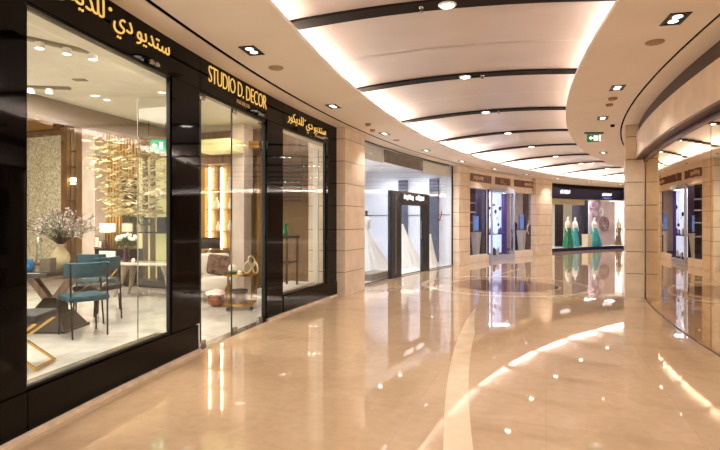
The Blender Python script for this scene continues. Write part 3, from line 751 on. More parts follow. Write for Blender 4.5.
# ornaments on the table
t = thing('candle_stand', 'silver ladder shaped ornament on the dining table left of the vase', 'ornament', (xz(39, 6.1), 6.1, 0.75))
b = MB()
for s in (-1, 1): b.tube([(s * 0.055, 0, 0), (s * 0.025, 0, 0.2), (s * 0.02, 0, 0.34)], 0.007, 6)
for k in range(5): b.tube([(-0.055 + k * 0.007, 0, 0.02 + k * 0.045), (0.055 - k * 0.007, 0, 0.02 + k * 0.045)], 0.006, 6)
b.build('ladder', M['silver'], t); MB().lathe([(0.02, 0.34), (0.04, 0.37), (0.03, 0.41), (0, 0.42)], seg=12).build('finial', M['silver'], t, True)
t = MB().lathe([(0.035, 0), (0.05, 0.04), (0.045, 0.11), (0.03, 0.15), (0, 0.15)], seg=16).build('glass_jar', M['blueglass'], None, True); t.location = (xz(30, 6.15), 6.15, 0.75); tag(t, 'small blue glass jar at the left edge of the window view', 'jar')
t = MB().box((0, 0, 0.085), (0.13, 0.13, 0.17), bev=0.006).build('gift_box', M['taupe_box']); t.location = (xz(48, 6.12), 6.12, 0.75); tag(t, 'square taupe box on the dining table beside the silver ornament', 'box')
# dining chairs: iron legs, curved velvet back band, velvet seat
def make_chair(seat, back, label, loc, rz):
    t = thing('dining_chair', label, 'chair', loc, rz, 'dining chairs round the dark table')
    MB().box((0, 0, 0.455), (0.46, 0.44, 0.075), bev=0.03).build('seat', M[seat], t, True)
    rows = []
    for i in range(13):
        a = math.radians(-62 + 124 * i / 12); x = 0.25 * math.sin(a); y = -0.02 - 0.25 * math.cos(a) * 0.8
        n = Vector((math.sin(a), -math.cos(a), 0))
        p = Vector((x, y, 0)); rows.append([p + n * o + Vector((0, 0, z)) for o, z in ((0, .73), (0.015, .70), (0.035, .71), (0.045, .79), (0.035, .87), (0.01, .875), (0, .85), (0, .73))])
    MB().strip(rows).build('backrest', M[back], t, True)
    for s in (-1, 1):
        MB().tube([(s * 0.2, -0.19, 0.86), (s * 0.2, -0.2, 0.5), (s * 0.19, -0.23, 0.0)], 0.011, 8).build('leg', M['iron'], t, True)
        MB().tube([(s * 0.2, 0.19, 0.43), (s * 0.21, 0.215, 0.0)], 0.011, 8).build('leg', M['iron'], t, True)
    for s in (-1, 1):
        MB().tube([(s * 0.19, -0.2, 0.73), (0, -0.215, 0.62), (-s * 0.19, -0.2, 0.5)], 0.004, 6).build('brace', M['gold'], t)
    return t
c1 = make_chair('teal', 'teal', 'nearest teal velvet dining chair with its back to the window', (-3.32, 6.13, 0), 0.8)
MB().box((-0.1, 0.0, 0.38), (0.004, 0.06, 0.05), mtx=Matrix.Translation((-0.12, -0.22, 0))).build('price_tag', M['tag'], c1)
c2 = make_chair('teal_dark', 'teal', 'grey seated dining chair with teal back seen side on, right of the nearest chair', (-3.6, 7.0, 0), 1.4)
MB().box((0.2, -0.2, 0.385), (0.085, 0.004, 0.06)).build('price_tag', M['tag'], c2)
c3 = dup(c1, 'teal dining chair on the far side of the table, behind the nearest chair', (-3.98, 7.75, 0), PI + 2.9)
# brass X-frame stool, bottom left
t = thing('stool', 'brass cross framed stool with dark cushion at the lower left of the window', 'stool', (-3.22, 4.72, 0), 0.1)
def bar(p, q, wdt=0.021):
    p, q = Vector(p), Vector(q); d = q - p; m = d.to_track_quat('Z', 'Y').to_matrix().to_4x4(); m.translation = (p + q) / 2
    return MB().box((0, 0, 0), (wdt, wdt, d.length), mtx=m)
for y in (-0.12, 0.22):
    bar((-0.3, y, 0.43), (0.27, y, 0.014)).build('leg', M['gold'], t); bar((0.27, y, 0.43), (-0.3, y, 0.014)).build('leg', M['gold'], t)
for x in (0.27, -0.3): bar((x, -0.13, 0.015), (x, 0.23, 0.015)).build('foot_rail', M['gold'], t)
MB().box((-0.02, 0.05, 0.47), (0.62, 0.42, 0.08), bev=0.025).build('cushion', M['teal_dark'], t, True)

# ---- seen through the entrance
t = qthing('shelf_unit', 'gold backed wall shelves with glowing uprights seen through the entrance', 'shelf', 217, 0.4)
qbox('back_panel', 200, 232, 163, 250, 0.06, 0.03, 'wood_gold', t); qbox('header', 199, 232, 152, 164, 0.35, 0.3, 'wood', t)
qbox('side_panel', 199, 205, 164, 290, 0.14, 0.1, 'wood_gold', t, h0=-0.003)
for x in (208.5, 220.5): qbox('light_strip', x, x + 1.6, 168, 250, 0.12, 0.03, 'shelf_glow', t)
for x in (217.5,): qbox('upright', x, x + 2.6, 166, 250, 0.1, 0.04, 'wood', t)
for y in (190, 209, 231, 248): qbox('shelf', 206, 232, y, y + 1.0, 0.24, 0.18, 'wood_gold', t)
qbox('base_cabinet', 205, 232, 250, 290, 0.38, 0.34, 'wood', t, h0=-0.003)
for i, (x, y, k, lab) in enumerate(((229.5, 190, 1.1, 'white curved vase on the top shelf'), (230, 209, 0.9, 'white vase on the second shelf'), (216, 209, 1.0, 'slim white vase on the second shelf left bay'), (217.5, 231, 0.8, 'white vase on the third shelf left bay'), (229.5, 231, 0.9, 'white vase on the third shelf right bay'))):
    r, z = qr(x, 0.17); t = MB().lathe([(0.03, 0), (0.06, 0.05), (0.05, 0.13), (0.02, 0.2), (0.03, 0.24), (0.0, 0.24)], seg=14).build('vase', M['petal'], None, True)
    t.matrix_world = QM(r, 0.155, hy(y, z)) @ Matrix.Scale(k, 4); tag(t, lab, 'vase', 'white vases on the gold shelves')
t = qbox('lit_coffer', 196, 229, 139, 151, 1.05, 0.45, 'yellow_lit', None); tag(t, 'glowing yellow ceiling panel above the gold wall shelves', 'light')
t = qbox('stone_column', 231.5, 244, 130, 290, 0.55, 0.3, 'pinkstone', None, 0.008, h0=-0.003, h1=3.198); tag(t, 'pale stone column seen through the middle of the glass entrance', 'pillar')
t = qthing('wall_mirror', 'tall gold framed mirror with dark slatted panel right of the entrance column', 'mirror', 258, 0.2)
qbox('mirror_pane', 244, 275, 150, 290, 0.05, 0.02, 'mirror', t, h0=0.1); 
for y in range(12): qbox('slat', 244, 254, 160 + y * 3.2, 161.6 + y * 3.2, 0.09, 0.03, 'iron', t)
qbox('frame', 254.5, 257, 153, 288, 0.12, 0.06, 'gold', t); qbox('frame', 254.5, 275, 151, 154, 0.12, 0.06, 'gold', t)
t = qbox('pelmet_box', 245, 259, 141, 148, 0.4, 0.3, 'shelf_glow', None); t.data.materials[0] = M['gold']; tag(t, 'gold pelmet box at the top of the slatted mirror', 'pelmet')
b = MB(); rr, z = qr(249.5, 0.3)
wd = qspan(244.5, 254, 0.3)[1]
rows = [[Vector((-wd / 2 + wd * i / 24, 0.03 * math.sin(i * 1.6), h)) for i in range(25)] for h in (0.0, 0.9, hy(194, z))]
o = b.strip(rows, 0.004).build('curtain', M['curtain'], None, True); o.matrix_world = QM(rr, 0.3, 0.0); tag(o, 'bronze drape hanging right of the pale column behind the entrance', 'curtain')
# black shaded lamp on dark side table
st_ = thing('side_table', 'small dark side table beside the white armchair', 'table', (xz(205, 9.72), 9.72, 0))
MB().lathe([(0.0, 0.5), (0.2, 0.5), (0.2, 0.53), (0, 0.53)], seg=24).build('tabletop', M['iron'], st_, True)
MB().lathe([(0.16, 0), (0.16, 0.02), (0.03, 0.04), (0.03, 0.5), (0, 0.5)], seg=18).build('pedestal', M['iron'], st_, True)
t = thing('table_lamp', 'table lamp with wide black drum shade and white base behind the armchair', 'lamp', (xz(210, 9.72) - 0.03, 9.74, 0.53))
MB().lathe([(0.05, 0), (0.12, 0.06), (0.13, 0.14), (0.07, 0.22), (0.02, 0.25), (0.015, 0.34), (0, 0.34)], seg=20).build('base', M['petal'], t, True)
MB().lathe([(0.2, 0.32), (0.215, 0.32), (0.21, 0.52), (0.195, 0.52), (0.185, 0.33), (0.2, 0.32)], seg=28, cap=False).build('lamp_shade', M['shade_black'], t, True)
t = MB().box((0, 0, 0.05), (0.1, 0.12, 0.1), bev=0.02).build('box', M['red']); t.location = (xz(206, 9.6) - 0.06, 9.60, 0.53); tag(t, 'small red box on the dark side table', 'box')
ac = thing('armchair', 'white upholstered armchair seen through the left entrance pane', 'armchair', (xz(213, 8.85), 8.85, 0), 0.4)
MB().box((0, 0, 0.3), (0.62, 0.6, 0.24), bev=0.06).build('seat', M['boucle'], ac, True)
MB().box((0, 0.3, 0.48), (0.66, 0.16, 0.62), bev=0.07).build('backrest', M['boucle'], ac, True)
for s in (-1, 1): MB().box((s * 0.31, 0.02, 0.4), (0.13, 0.62, 0.42), bev=0.055).build('armrest', M['boucle'], ac, True)
for sx in (-1, 1):
    for sy in (-1, 1): MB().tube([(sx * 0.25, sy * 0.22, 0.19), (sx * 0.26, sy * 0.24, -0.003)], 0.018).build('leg', M['wood_dark'], ac, True)
t = MB().box((0, 0, 0), (0.42, 0.14, 0.36), bev=0.06).build('cushion', M['floral'], None, True); t.matrix_world = Matrix.Translation((xz(219, 8.85), 8.88, 0.60)) @ Matrix.Rotation(0.5, 4, 'Z') @ Matrix.Rotation(-0.3, 4, 'X') @ Matrix.Rotation(0.2, 4, 'Y'); tag(t, 'dark floral cushion propped on the white armchair', 'cushion')
# copper pouf basket with fur
t = thing('basket', 'round copper bowl basket holding a pale fur throw', 'basket', (xz(217, 8.15), 8.15, 0))
MB().lathe([(0.07, 0), (0.13, 0.05), (0.15, 0.12), (0.13, 0.2), (0.12, 0.2), (0.135, 0.12), (0.0, 0.05)], seg=24, wave=lambda a, h: 1 + 0.04 * math.sin(a * 9)).build('bowl', M['copper'], t, True)
b = MB(); b.blob((0, 0, 0.21), 0.125, 3, 0.10, (1, 1, 0.55)); b.blob((-0.1, -0.04, 0.22), 0.07, 2, 0.14, (1.1, 1, 0.6)); b.build('fur_throw', M['fur'], t, True)
# bar cart
cart = thing('bar_cart', 'round gold two tier bar cart standing behind the entrance glass', 'trolley', (xz(240, 7.95), 7.95, 0))
for h, nm in ((0.52, 'top_tray'), (0.07, 'bottom_tray')):
    MB().lathe([(0.25, h), (0.255, h), (0.255, h + 0.035), (0.247, h + 0.035), (0.247, h + 0.012), (0.0, h + 0.012), (0, h)], seg=36).build(nm, M['gold'], cart, True)
for k in range(4):
    a = PI / 4 + k * PI / 2 + 0.2; x, y = 0.25 * math.cos(a), 0.25 * math.sin(a)
    MB().tube([(x, y, 0.05), (x, y, 0.57)], 0.009, 8).build('post', M['gold'], cart)
    MB().lathe([(0, 0), (0.022, 0.006), (0.028, 0.028), (0.022, 0.05), (0, 0.056)], (x, y, 0), 12).build('caster', M['iron'], cart, True)
bx, by = xz(240, 7.95), 7.95
t = thing('hat_box', 'round dark taupe box on the lower tier of the gold cart', 'box', (bx + 0.0, by - 0.02, 0.082))
MB().lathe([(0.118, 0), (0.12, 0.16), (0, 0.16)], seg=28).build('body', M['taupe_box'], t, True); MB().lathe([(0.124, 0.16), (0.124, 0.22), (0.0, 0.23)], seg=28).build('lid', M['shade_black'], t, True)
t = thing('bowl', 'green glass bowl on the top tier of the gold cart', 'bowl', (bx - 0.1, by - 0.05, 0.533)); MB().lathe([(0.03, 0), (0.08, 0.03), (0.09, 0.06), (0.08, 0.06), (0, 0.02)], seg=20).build('body', M['green_glass'], t, True)
t = MB().lathe([(0.035, 0), (0.04, 0.05), (0.02, 0.07), (0, 0.07)], seg=16).build('jar', M['petal'], None, True); t.location = (bx + 0.02, by - 0.1, 0.533); tag(t, 'small white jar in the middle of the gold cart top', 'jar')
t = thing('chain_sculpture', 'cream chain link sculpture draped at the right of the gold cart top', 'sculpture', (bx + 0.16, by, 0.533))
for i, (x, zc, rx, a) in enumerate(((-0.04, 0.11, 0.09, 0.3), (0.02, 0.2, 0.085, -0.4), (0.07, 0.1, 0.09, 0.15))):
    m = Matrix.Translation((x, 0.02 * i, zc)) @ Matrix.Rotation(a + 1.2 * i, 4, 'Z') @ Matrix.Rotation(a, 4, 'Y')
    MB().tube([m @ Vector((0.055 * math.cos(u), 0, rx * math.sin(u))) for u in [2 * PI * k / 24 for k in range(24)]], 0.013, 8, True).build('link', M['ceramic'], t, True)
t = MB().lathe([(0.06, 0), (0.07, 0.04), (0.065, 0.25), (0.03, 0.32), (0.025, 0.4), (0, 0.4)], seg=18).build('bottle', M['amber'], None, True); t.location = (xz(228, 8.35), 8.4, -0.004); tag(t, 'tall amber brown bottle standing on the floor left of the cart', 'bottle')

# ---- narrow window display
o = MB().arc(30.46, 30.95, 18.4, 20.6, -0.004, 0.268).build('plinth', M['white']); tag(o, 'low white window plinth under the black display console', 'plinth')
t = thing_at('display_console', 'slim black display console inside the narrow shop window', 'console', FR(19.2, 30.68, 0.268))
MB().box((0, 0, 0.83), (0.62, 0.26, 0.04)).build('tabletop', M['iron'], t)
for s in (-1, 1): 
    for q in (-1, 1): MB().box((s * 0.28, q * 0.1, 0.405), (0.03, 0.03, 0.81)).build('leg', M['iron'], t)
MB().box((0, 0, 0.4), (0.56, 0.2, 0.025)).build('shelf', M['iron'], t)
for i, (dx, k, m, lab) in enumerate(((-0.22, 1.0, 'petal', 'white sculptural vase on the black console in the narrow window'), (0.02, 0.75, 'green_glass', 'small teal vase on the black console in the narrow window'))):
    o = MB().lathe([(0.05, 0), (0.08, 0.06), (0.03, 0.16), (0.06, 0.26), (0.05, 0.28), (0, 0.26)], seg=16).build('vase', M[m], None, True); o.matrix_world = FR(19.2, 30.68, 1.118) @ Matrix.Translation((dx, 0, 0)) @ Matrix.Scale(k, 4); tag(o, lab, 'vase')
o = qbox('wall_panel', 283, 312, 150, 300, 0.05, 0.04, 'curtain', None, h0=0.0, h1=2.7); tag(o, 'bronze fabric wall panel behind the narrow shop window', 'panel')
o = qbox('wall_panel', 313, 318, 150, 300, 0.08, 0.05, 'shelf_glow', None, h0=0.0, h1=2.7); o.data.materials[0] = M['white']; tag(o, 'white upright panel at the right of the narrow window display', 'panel')
b = MB()
for i in range(14): b.box((0, 0, 1.75 + i * 0.065), (0.8, 0.03, 0.03))
o = b.build('rib_reflection_slats', M['wood_dark']); o.matrix_world = QM(31.2, 0.25); tag(o, 'dark slats standing in for reflected ceiling ribs, high inside the narrow shop window', 'screen')  # reflected rib lines of the glass, modelled as dark slats
# added fill lamps without fixtures, brightening the studio
area(PA(8, 32.0, 3.17), 38, 2.6, 1.2, (1, 0.93, 0.82)); area(PA(14, 32.0, 3.17), 44, 2.6, 1.2, (1, 0.94, 0.86))
area(PA(10, 36.5, 3.72), 88, 3.0, 3.0, (1, 0.9, 0.74)); area(PA(16.5, 34.8, 3.72), 70, 1.6, 1.6, (1, 0.92, 0.8)); area(PA(19.0, 31.2, 3.17), 13, 1.2, 0.6, (1, 0.92, 0.84))

# ================================================================== STONE PILLARS
HS = [0.0, 0.425, 0.82, 1.21, 1.65, 2.06, 2.47, 2.88, SOFFIT]
def pillar(name, label, phi0, phi1, r0, r1, top=SOFFIT):
    t = thing(name, label, 'pillar', PA((phi0 + phi1) / 2, r0, 0)); inv = Matrix.Translation(t.location).inverted()
    b = MB(); hs = [h for h in HS if h < top - 0.05] + [top]
    e = 0.006 / r0 * 57.3
    for a, c in zip(hs, hs[1:]): b.arc(r0, r1, phi0, phi1, a + (0.006 if a else 0), c - 0.006, 5)
    b.build('stone_cladding', M['stone'], t, mtx=inv)
    MB().arc(r0 + 0.012, r1 - 0.012, phi0 + 2 * e, phi1 - 2 * e, 0.0, top, 5).build('joint', M['wood'], t, mtx=inv)
    return t
pillar('stone_pillar', 'honey stone pillar between the black shopfront and the white shop', 21.18, 23.05, 30.0, 30.75)
pillar('stone_pillar', 'honey stone pillar between the white shop and the brown sign boards', 34.75, wphi(470, 30.02), 30.02, 30.27)
pillar('stone_pillar', 'honey stone pillar between the brown sign boards and the navy fascia', wphi(536, 30.05), wphi(552, 30.05), 30.05, 30.27)
pillar('stone_pillar', 'farthest honey stone pillar right of the navy fascia', 62.6, 68, 30.3, 30.9)

# ================================================================== WHITE SHOP
p0, p1, R2 = 23.06, 34.74, 30.22
struct(MB().arc(R2 + 0.1, 33.6, p0, p1 + 1.5, -0.1, 0.004).build('floor', M['white_floor']))
struct(MB().arc(R2 + 0.1, 33.6, p0, p1 + 1.5, SOFFIT, SOFFIT + 0.1).build('ceiling', M['white']))
struct(MB().arc(33.4, 33.5, p0, p1 + 1.5, 0, SOFFIT).build('wall_back', M['cool_white']))
struct(MB().arc(R2 + 0.07, 33.5, p1 + 0.02, p1 + 0.17, 0, SOFFIT, 1).build('wall_right', M['cool_white']))
struct(MB().arc(R2 + 0.2, 33.5, p0 - 0.3, p0 - 0.02, 0, SOFFIT, 1).build('wall_left', M['cool_white']))
w3 = window(3, p0, p1, 0.012, SOFFIT, R2, 'glass_white', 'darksteel', 0.02, joints=(25.0, 26.75))
MB().arc(R2 + 0.01, R2 + 0.06, 26.31, 30.77, 2.75, 3.04).build('grey_box', M['grey_panel'], w3)
MB().arc(R2 + 0.07, R2 + 0.09, 23.2, 26.3, 2.72, 3.05).build('transom', M['pale_transom'], w3); MB().arc(R2 + 0.07, R2 + 0.09, 30.8, 34.6, 2.72, 3.05).build('transom', M['pale_transom'], w3)
d2 = struct(MB().arc(R2 - 0.03, R2 + 0.06, 26.76, 27.95, 0.004, 2.11).build('door_2', M['darksteel']))
MB().arc(R2 - 0.03, R2 + 0.06, 30.62, 31.42, 0.004, 2.1).build('jamb', M['darksteel'], d2)
MB().arc(R2 - 0.03, R2 + 0.06, 27.96, 31.42, 1.78, 2.115).build('lintel', M['sign_black'], d2)
MB().arc(R2 - 0.04, R2 - 0.03, 27.2, 27.3, 0.1, 2.0).build('edge_strip', M['steel'], d2)
MB().tube([PA(30.5, R2 + 0.0, 0.9), PA(30.5, R2 + 0.0, 1.4)], 0.012).build('pull_handle', M['steel'], d2)
t = thing_at('shop_sign', 'small white bilingual lettering on the black door lintel of the white shop', 'sign', FR(29.7, R2 - 0.032, 1.95))
b = MB(); random.seed(3)
x = -0.78
for i in range(20):
    wd = random.uniform(0.03, 0.055); h = random.choice((0.09, 0.09, 0.14, 0.12))
    if i == 10: x += 0.16
    b.box((x + wd / 2, -0.006, -0.02 + h / 2 - (0.03 if i % 6 == 3 else 0)), (wd, 0.01, h)); x += wd + (0.012 if i not in (1, 5) else 0.05)
b.build('lettering', M['sign_white'], t)
t = thing_at('window_logo', 'small red and black brush mark on the glass of the white shop', 'logo', FR(33.2, R2 + 0.028, 1.55))
b = MB(); b.tube([(0.06, 0, 0.12), (0.02, 0, 0.0), (-0.05, 0, -0.1), (-0.1, 0, -0.14)], 0.02, 6, radii=[0.008, 0.02, 0.014, 0.03]); b.build('brush_mark', M['red'], t)
b = MB()
for i in range(4): b.box((0.1 - i * 0.01, 0, -0.16 - i * 0.09), (0.05, 0.006, 0.04))
b.build('small_text', M['sign_tan'], t)
# blue-grey mirror strips and thin dado rail
def rwall(x, phi):
    k = (x - 360) / F; a = math.radians(phi); return (CX + 1.5 * k) / (math.cos(a) + k * math.sin(a))
for x0, x1, h0, h1, lab in ((399, 407.5, 0.9, 2.72, 'tall blue grey mirror panel on the white wall inside the dark doorway'), (430, 438.5, 0.1, 2.72, 'tall blue grey mirror panel on the white wall right of the dark doorway')):
    o = MB().arc(rwall(x1, 34.7), rwall(x0, 34.7), 34.62, 34.74, h0, h1, 1).build('mirror_panel', M['blue_mirror']); tag(o, lab, 'mirror')
struct(MB().arc(R2 + 0.1, 33.4, 34.72, 34.745, 1.56, 1.585, 1).build('trim_35', M['steel']))
struct(MB().arc(33.36, 33.4, p0, p1, 1.56, 1.585).build('trim_33', M['steel']))
# draped white gowns on stands
def gown(name, label, xs, ys, xb0, xb1, yb, r, bust=False):
    zc = wz((xb0 + xb1) / 2, r); phi = wphi((xb0 + xb1) / 2, r)
    t = thing(name, label, 'gown', PA(phi, r, 0.004)); base = Vector(t.location)
    wdt = (xb1 - xb0) / F * zc; top = Vector((xz(xs, zc) - base.x, 0, hy(ys, zc)))
    b = MB(); rings = []
    for i in range(15):
        u = i / 14; k = u ** 1.25; c = top.lerp(Vector((0, 0, 0.0)), u); c.z = top.z * (1 - u)
        rad = 0.05 + (wdt / 2 - 0.05) * k
        off = top.x * (1 - u) 
        rings.append([b.bm.verts.new((off + rad * math.cos(a) * (1 + 0.10 * u * math.sin(a * 11)), 0.75 * rad * math.sin(a) * (1 + 0.10 * u * math.sin(a * 11)), c.z)) for a in [2 * PI * j / 66 for j in range(66)]])
    for A, B in zip(rings, rings[1:]):
        for j in range(66): b.bm.faces.new((A[j], A[(j + 1) % 66], B[(j + 1) % 66], B[j]))
    b.bm.faces.new(rings[0]); b.bm.faces.new(rings[-1][::-1])
    b.build('skirt', M['gown'], t, True)
    if bust:
        MB().lathe([(0.05, -0.02), (0.1, 0.06), (0.09, 0.16), (0.12, 0.26), (0.07, 0.33), (0.03, 0.36), (0, 0.38)], top, 18, 1, 0.7).build('bodice', M['gown'], t, True)
        MB().lathe([(0.028, 0.34), (0.03, 0.44), (0.05, 0.48), (0, 0.52)], top, 14).build('stand_cap', M['iron'], t, True)
    return t
gown('bridal_gown', 'long white gown with a sweeping skirt at the left of the white shop window', 366.5, 230, 363, 396, 280, 31.0, True)
gown('bridal_gown', 'white gown with wide skirt standing inside the dark doorway', 401.5, 224, 398, 424, 270, 31.15)
gown('bridal_gown', 'white gown partly hidden right of the dark doorway', 429.5, 234, 425, 438, 267, 30.62)
o = MB().arc(30.42, 30.85, wphi(364, 30.6), wphi(383, 30.6), 0.004, 0.15).build('plinth', M['grey_panel']); tag(o, 'low dark grey plinth at the foot of the leftmost white gown', 'plinth')
NM = ['first', 'second', 'third', 'fourth', 'fifth']
for row, r in (('front', 31.1), ('rear', 32.4)):
    for i, p in enumerate((24.6, 27.0, 29.2, 31.4, 33.6)):
        t = thing_at('recessed_light', '%s round ceiling lamp from the left in the %s row of the white shop' % (NM[i], row), 'light', FR(p, r, SOFFIT), 'round ceiling lamps in the white shop')
        MB().lathe([(0.05, -0.012), (0.065, -0.01), (0.07, 0), (0.05, 0)], seg=20, cap=False).build('ring', M['steel'], t, True); MB().lathe([(0, -0.008), (0.05, -0.007), (0.05, -0.001), (0, -0.001)], seg=20).build('lens', M['lamp'], t, True)
        spot(PA(p, r, SOFFIT - 0.02), 31, 150, 0.8, (0.96, 0.97, 1.0), 0.04)

# ================================================================== SHOP WITH BROWN SIGN BOARDS
R3 = 30.2; a0, a1 = 36.4, 47.2
w3f = struct(MB().arc(R3, R3 + 0.2, a0, a1, 2.5, SOFFIT).build('wall_stone', M['stone_pale']))
MB().arc(R3, R3 + 0.3, a0, 39.84, 0.0, 0.215).arc(R3, R3 + 0.3, 43.31, a1, 0.0, 0.215).build('base', M['stone_pale'], w3f)
MB().arc(R3 - 0.03, R3, a0, a1, 2.5, 2.56).build('ledge', M['stone_pale'], w3f)
struct(MB().arc(R3 - 0.02, R3 + 0.15, 46.87, 47.2, 0.2, 2.5).build('wall_stone', M['stone_pale']))
random.seed(5)
for a, c, n, side, lab in ((37.0, 40.15, 10, -1, 'left'), (40.75, 43.0, 4, 0, 'middle'), (43.6, 46.95, 9, 1, 'right')):
    t = thing_at('sign_board', '%s of the three brown sign boards above the purple shop windows' % lab, 'sign', FR((a + c) / 2, R3 - 0.01, 2.83), 'brown sign boards')
    inv = t.matrix_world.inverted(); bpy.context.view_layer.update(); inv = t.matrix_world.inverted()
    MB().arc(R3 - 0.015, R3 + 0.01, a, c, 2.70, 2.96).build('board', M['brown_sign'], t, mtx=inv)
    wd = math.radians(c - a) * R3
    b = MB(); x = -wd * (0.32 if side <= 0 else 0.02) if side else -0.12
    for i in range(n):
        h = random.choice((0.08, 0.1, 0.13)); b.box((x, -0.012, random.uniform(-0.02, 0.02)), (0.05, 0.012, h)); x += 0.075
    if side == 0: b = MB(); b.tube([(-0.15, -0.012, 0.1), (-0.15, -0.012, -0.05), (0.0, -0.012, -0.05), (0.0, -0.012, 0.05)], 0.012, 6); b.blob((0.06, -0.012, 0.08), 0.02, 1); b.box((0.12, -0.012, -0.08), (0.1, 0.01, 0.03))
    b.build('lettering', M['sign_tan'], t)
wA = window(4, 36.95, 39.85, 0.215, 2.5, R3 + 0.05, 'glass', 'stone_pale', 0.03)
wB = window(5, 43.32, 46.85, 0.215, 2.5, R3 + 0.05, 'glass', 'stone_pale', 0.03)
struct(MB().arc(R3 + 0.1, 33.2, a0 - 1, a1 + 1.6, -0.1, 0.2).build('floor', M['plum_room']))
struct(MB().arc(R3 + 0.1, 33.2, a0 - 1, a1 + 1.6, 2.75, 2.85).build('ceiling', M['plum_room']))
struct(MB().arc(33.0, 33.1, a0 - 1, a1 + 1.6, 0.2, 2.75).build('wall_back', M['plum_room']))
t = thing('wall_shelving', 'dark wall shelving with pale edges at the back of the purple shop', 'shelf', PA(42, 32.9, 0.2)); inv = Matrix.Translation(t.location).inverted()
for h in (0.8, 1.3, 1.75, 2.15): MB().arc(32.7, 32.99, a0, a1, h, h + 0.05).build('shelf', M['poster'], t, mtx=inv)
for p in (a0 + 0.1, 40, 43.5, 46.8): MB().arc(32.72, 32.99, p - 0.06, p + 0.06, 0.2, 2.6).build('upright', M['plum_room'], t, mtx=inv)
# bowed lit bay with shelves of trinkets
bay = struct(MB().arc(R3 - 0.12, R3 + 0.4, 39.85, 43.3, 0.0, 0.16).arc(R3 - 0.10, R3 + 0.4, 39.9, 43.25, 2.42, 2.56).build('door_3', M['bay_frame']))
MB().arc(R3 + 0.42, R3 + 0.46, 39.9, 43.25, 0.16, 2.45).build('back_panel', M['bay_back'], bay)
MB().arc(R3 - 0.11, R3 - 0.10, 39.95, 43.2, 0.16, 2.43).build('glass_panel', M['glass_white'], bay)
for p in (39.88, 43.25): MB().arc(R3 - 0.12, R3 - 0.06, p - 0.05, p + 0.05, 0.1, 2.5).build('edge_post', M['bay_frame'], bay)
MB().arc(R3 - 0.05, R3 + 0.4, 40.0, 42.3, 0.90, 0.92).build('shelf', M['darksteel'], bay)
MB().arc(R3 + 0.0, R3 + 0.46, 39.80, 39.87, 0.16, 2.5).build('side_panel', M['plum_room'], bay)  # added panel, blocks the bay's glow from the left window
b = MB()
rows = [[PA(42.6 + (43.2 - 42.6) * i / 20, R3 + 0.2 + 0.03 * math.sin(i * 1.9), h) for i in range(21)] for h in (0.17, 1.2, 2.44)]
o = b.strip(rows, 0.004).build('curtain', M['violet'], None, True); tag(o, 'violet curtain hanging in the right side of the pale blue glass bay', 'curtain')
random.seed(11)
for i in range(16):
    p = random.uniform(40.2, 42.2); h = random.choice((0.92, 0.162, 0.92, 0.162)); k = random.uniform(0.6, 1.3)
    o = MB().lathe([(0.04, 0), (0.06, 0.04), (0.03, 0.1), (0.045, 0.16), (0.02, 0.22), (0, 0.24)], seg=10).build('perfume_bottle', random.choice((M['darksteel'], M['mannequin'], M['violet'])), None, True)
    o.matrix_world = FR(39.75 + 0.55 + 1.95 * ((i * 7) % 16) / 16, R3 + 0.05 + 0.18 * (i % 2), 0.92 if i < 8 else 0.162) @ Matrix.Scale(k, 4)
    tag(o, 'small ornament bottle on the %s of the pale blue glass bay' % ('shelf' if i < 8 else 'floor'), 'bottle', 'ornament bottles on the bay %s' % ('shelf' if i < 8 else 'floor'))
# hanging ornaments in the bay
for i in range(9):
    p = 40.3 + 0.22 * i; h = 1.25 + 0.12 * ((i * 5) % 7)
    t = thing_at('hanging_ornament', 'dark hanging ornament on a thread inside the pale blue glass bay', 'ornament', FR(p, R3 + 0.15, h), 'hanging ornaments in the pale blue bay')
    MB().blob((0, 0, 0), 0.03 + 0.012 * (i % 3), 1, 0.1, (1, 1, 1.6)).build('pendant', M['darksteel'] if i % 3 else M['mannequin'], t); MB().tube([(0, 0, 0.03), (0, 0, 2.42 - h)], 0.003, 4).build('thread', M['steel'], t)
def tapered(name, label, x0, x1, y0, y1, r, base=0.2):
    phi = wphi((x0 + x1) / 2, r); z = wz((x0 + x1) / 2, r); t = thing_at(name, label, 'pedestal', FR(phi, r, base))
    wd = (x1 - x0) / F * z / 2 * 1.15; top = hy(y0, z) - base
    b = MB(); q0 = [b.bm.verts.new((sx * wd * 0.6, sy * wd * 0.5, 0)) for sx, sy in ((-1, -1), (1, -1), (1, 1), (-1, 1))]; q1 = [b.bm.verts.new((sx * wd, sy * wd * 0.8, top)) for sx, sy in ((-1, -1), (1, -1), (1, 1), (-1, 1))]
    b.bm.faces.new(q0[::-1]); b.bm.faces.new(q1)
    for i in range(4): b.bm.faces.new((q0[i], q0[(i + 1) % 4], q1[(i + 1) % 4], q1[i]))
    b.build('body', M['mannequin'], t); MB().box((0, 0, top + 0.015), (wd * 2.1, wd * 1.7, 0.03)).build('top', M['mannequin'], t)
    return phi, z, base + top + 0.03
def screen(name, label, x0, x1, y0, y1, r, hb):
    phi = wphi((x0 + x1) / 2, r); z = wz((x0 + x1) / 2, r); wd = (x1 - x0) / F * z * 1.15; hh = hy(y0, z) - hb
    t = thing_at(name, label, 'screen', FR(phi, r, hb)); MB().box((0, 0, hh / 2), (wd, 0.05, hh), bev=0.008).build('case', M['silver'], t); MB().box((0, -0.028, hh / 2 + 0.01), (wd * 0.82, 0.006, hh * 0.84)).build('display', M['screen'], t)
q = tapered('display_pedestal', 'white tapered pedestal in the left purple window', 472, 480, 233, 256, 30.6); screen('lit_screen', 'glowing blue screen on the pedestal of the left purple window', 471, 480.5, 215, 232, 30.6, q[2])
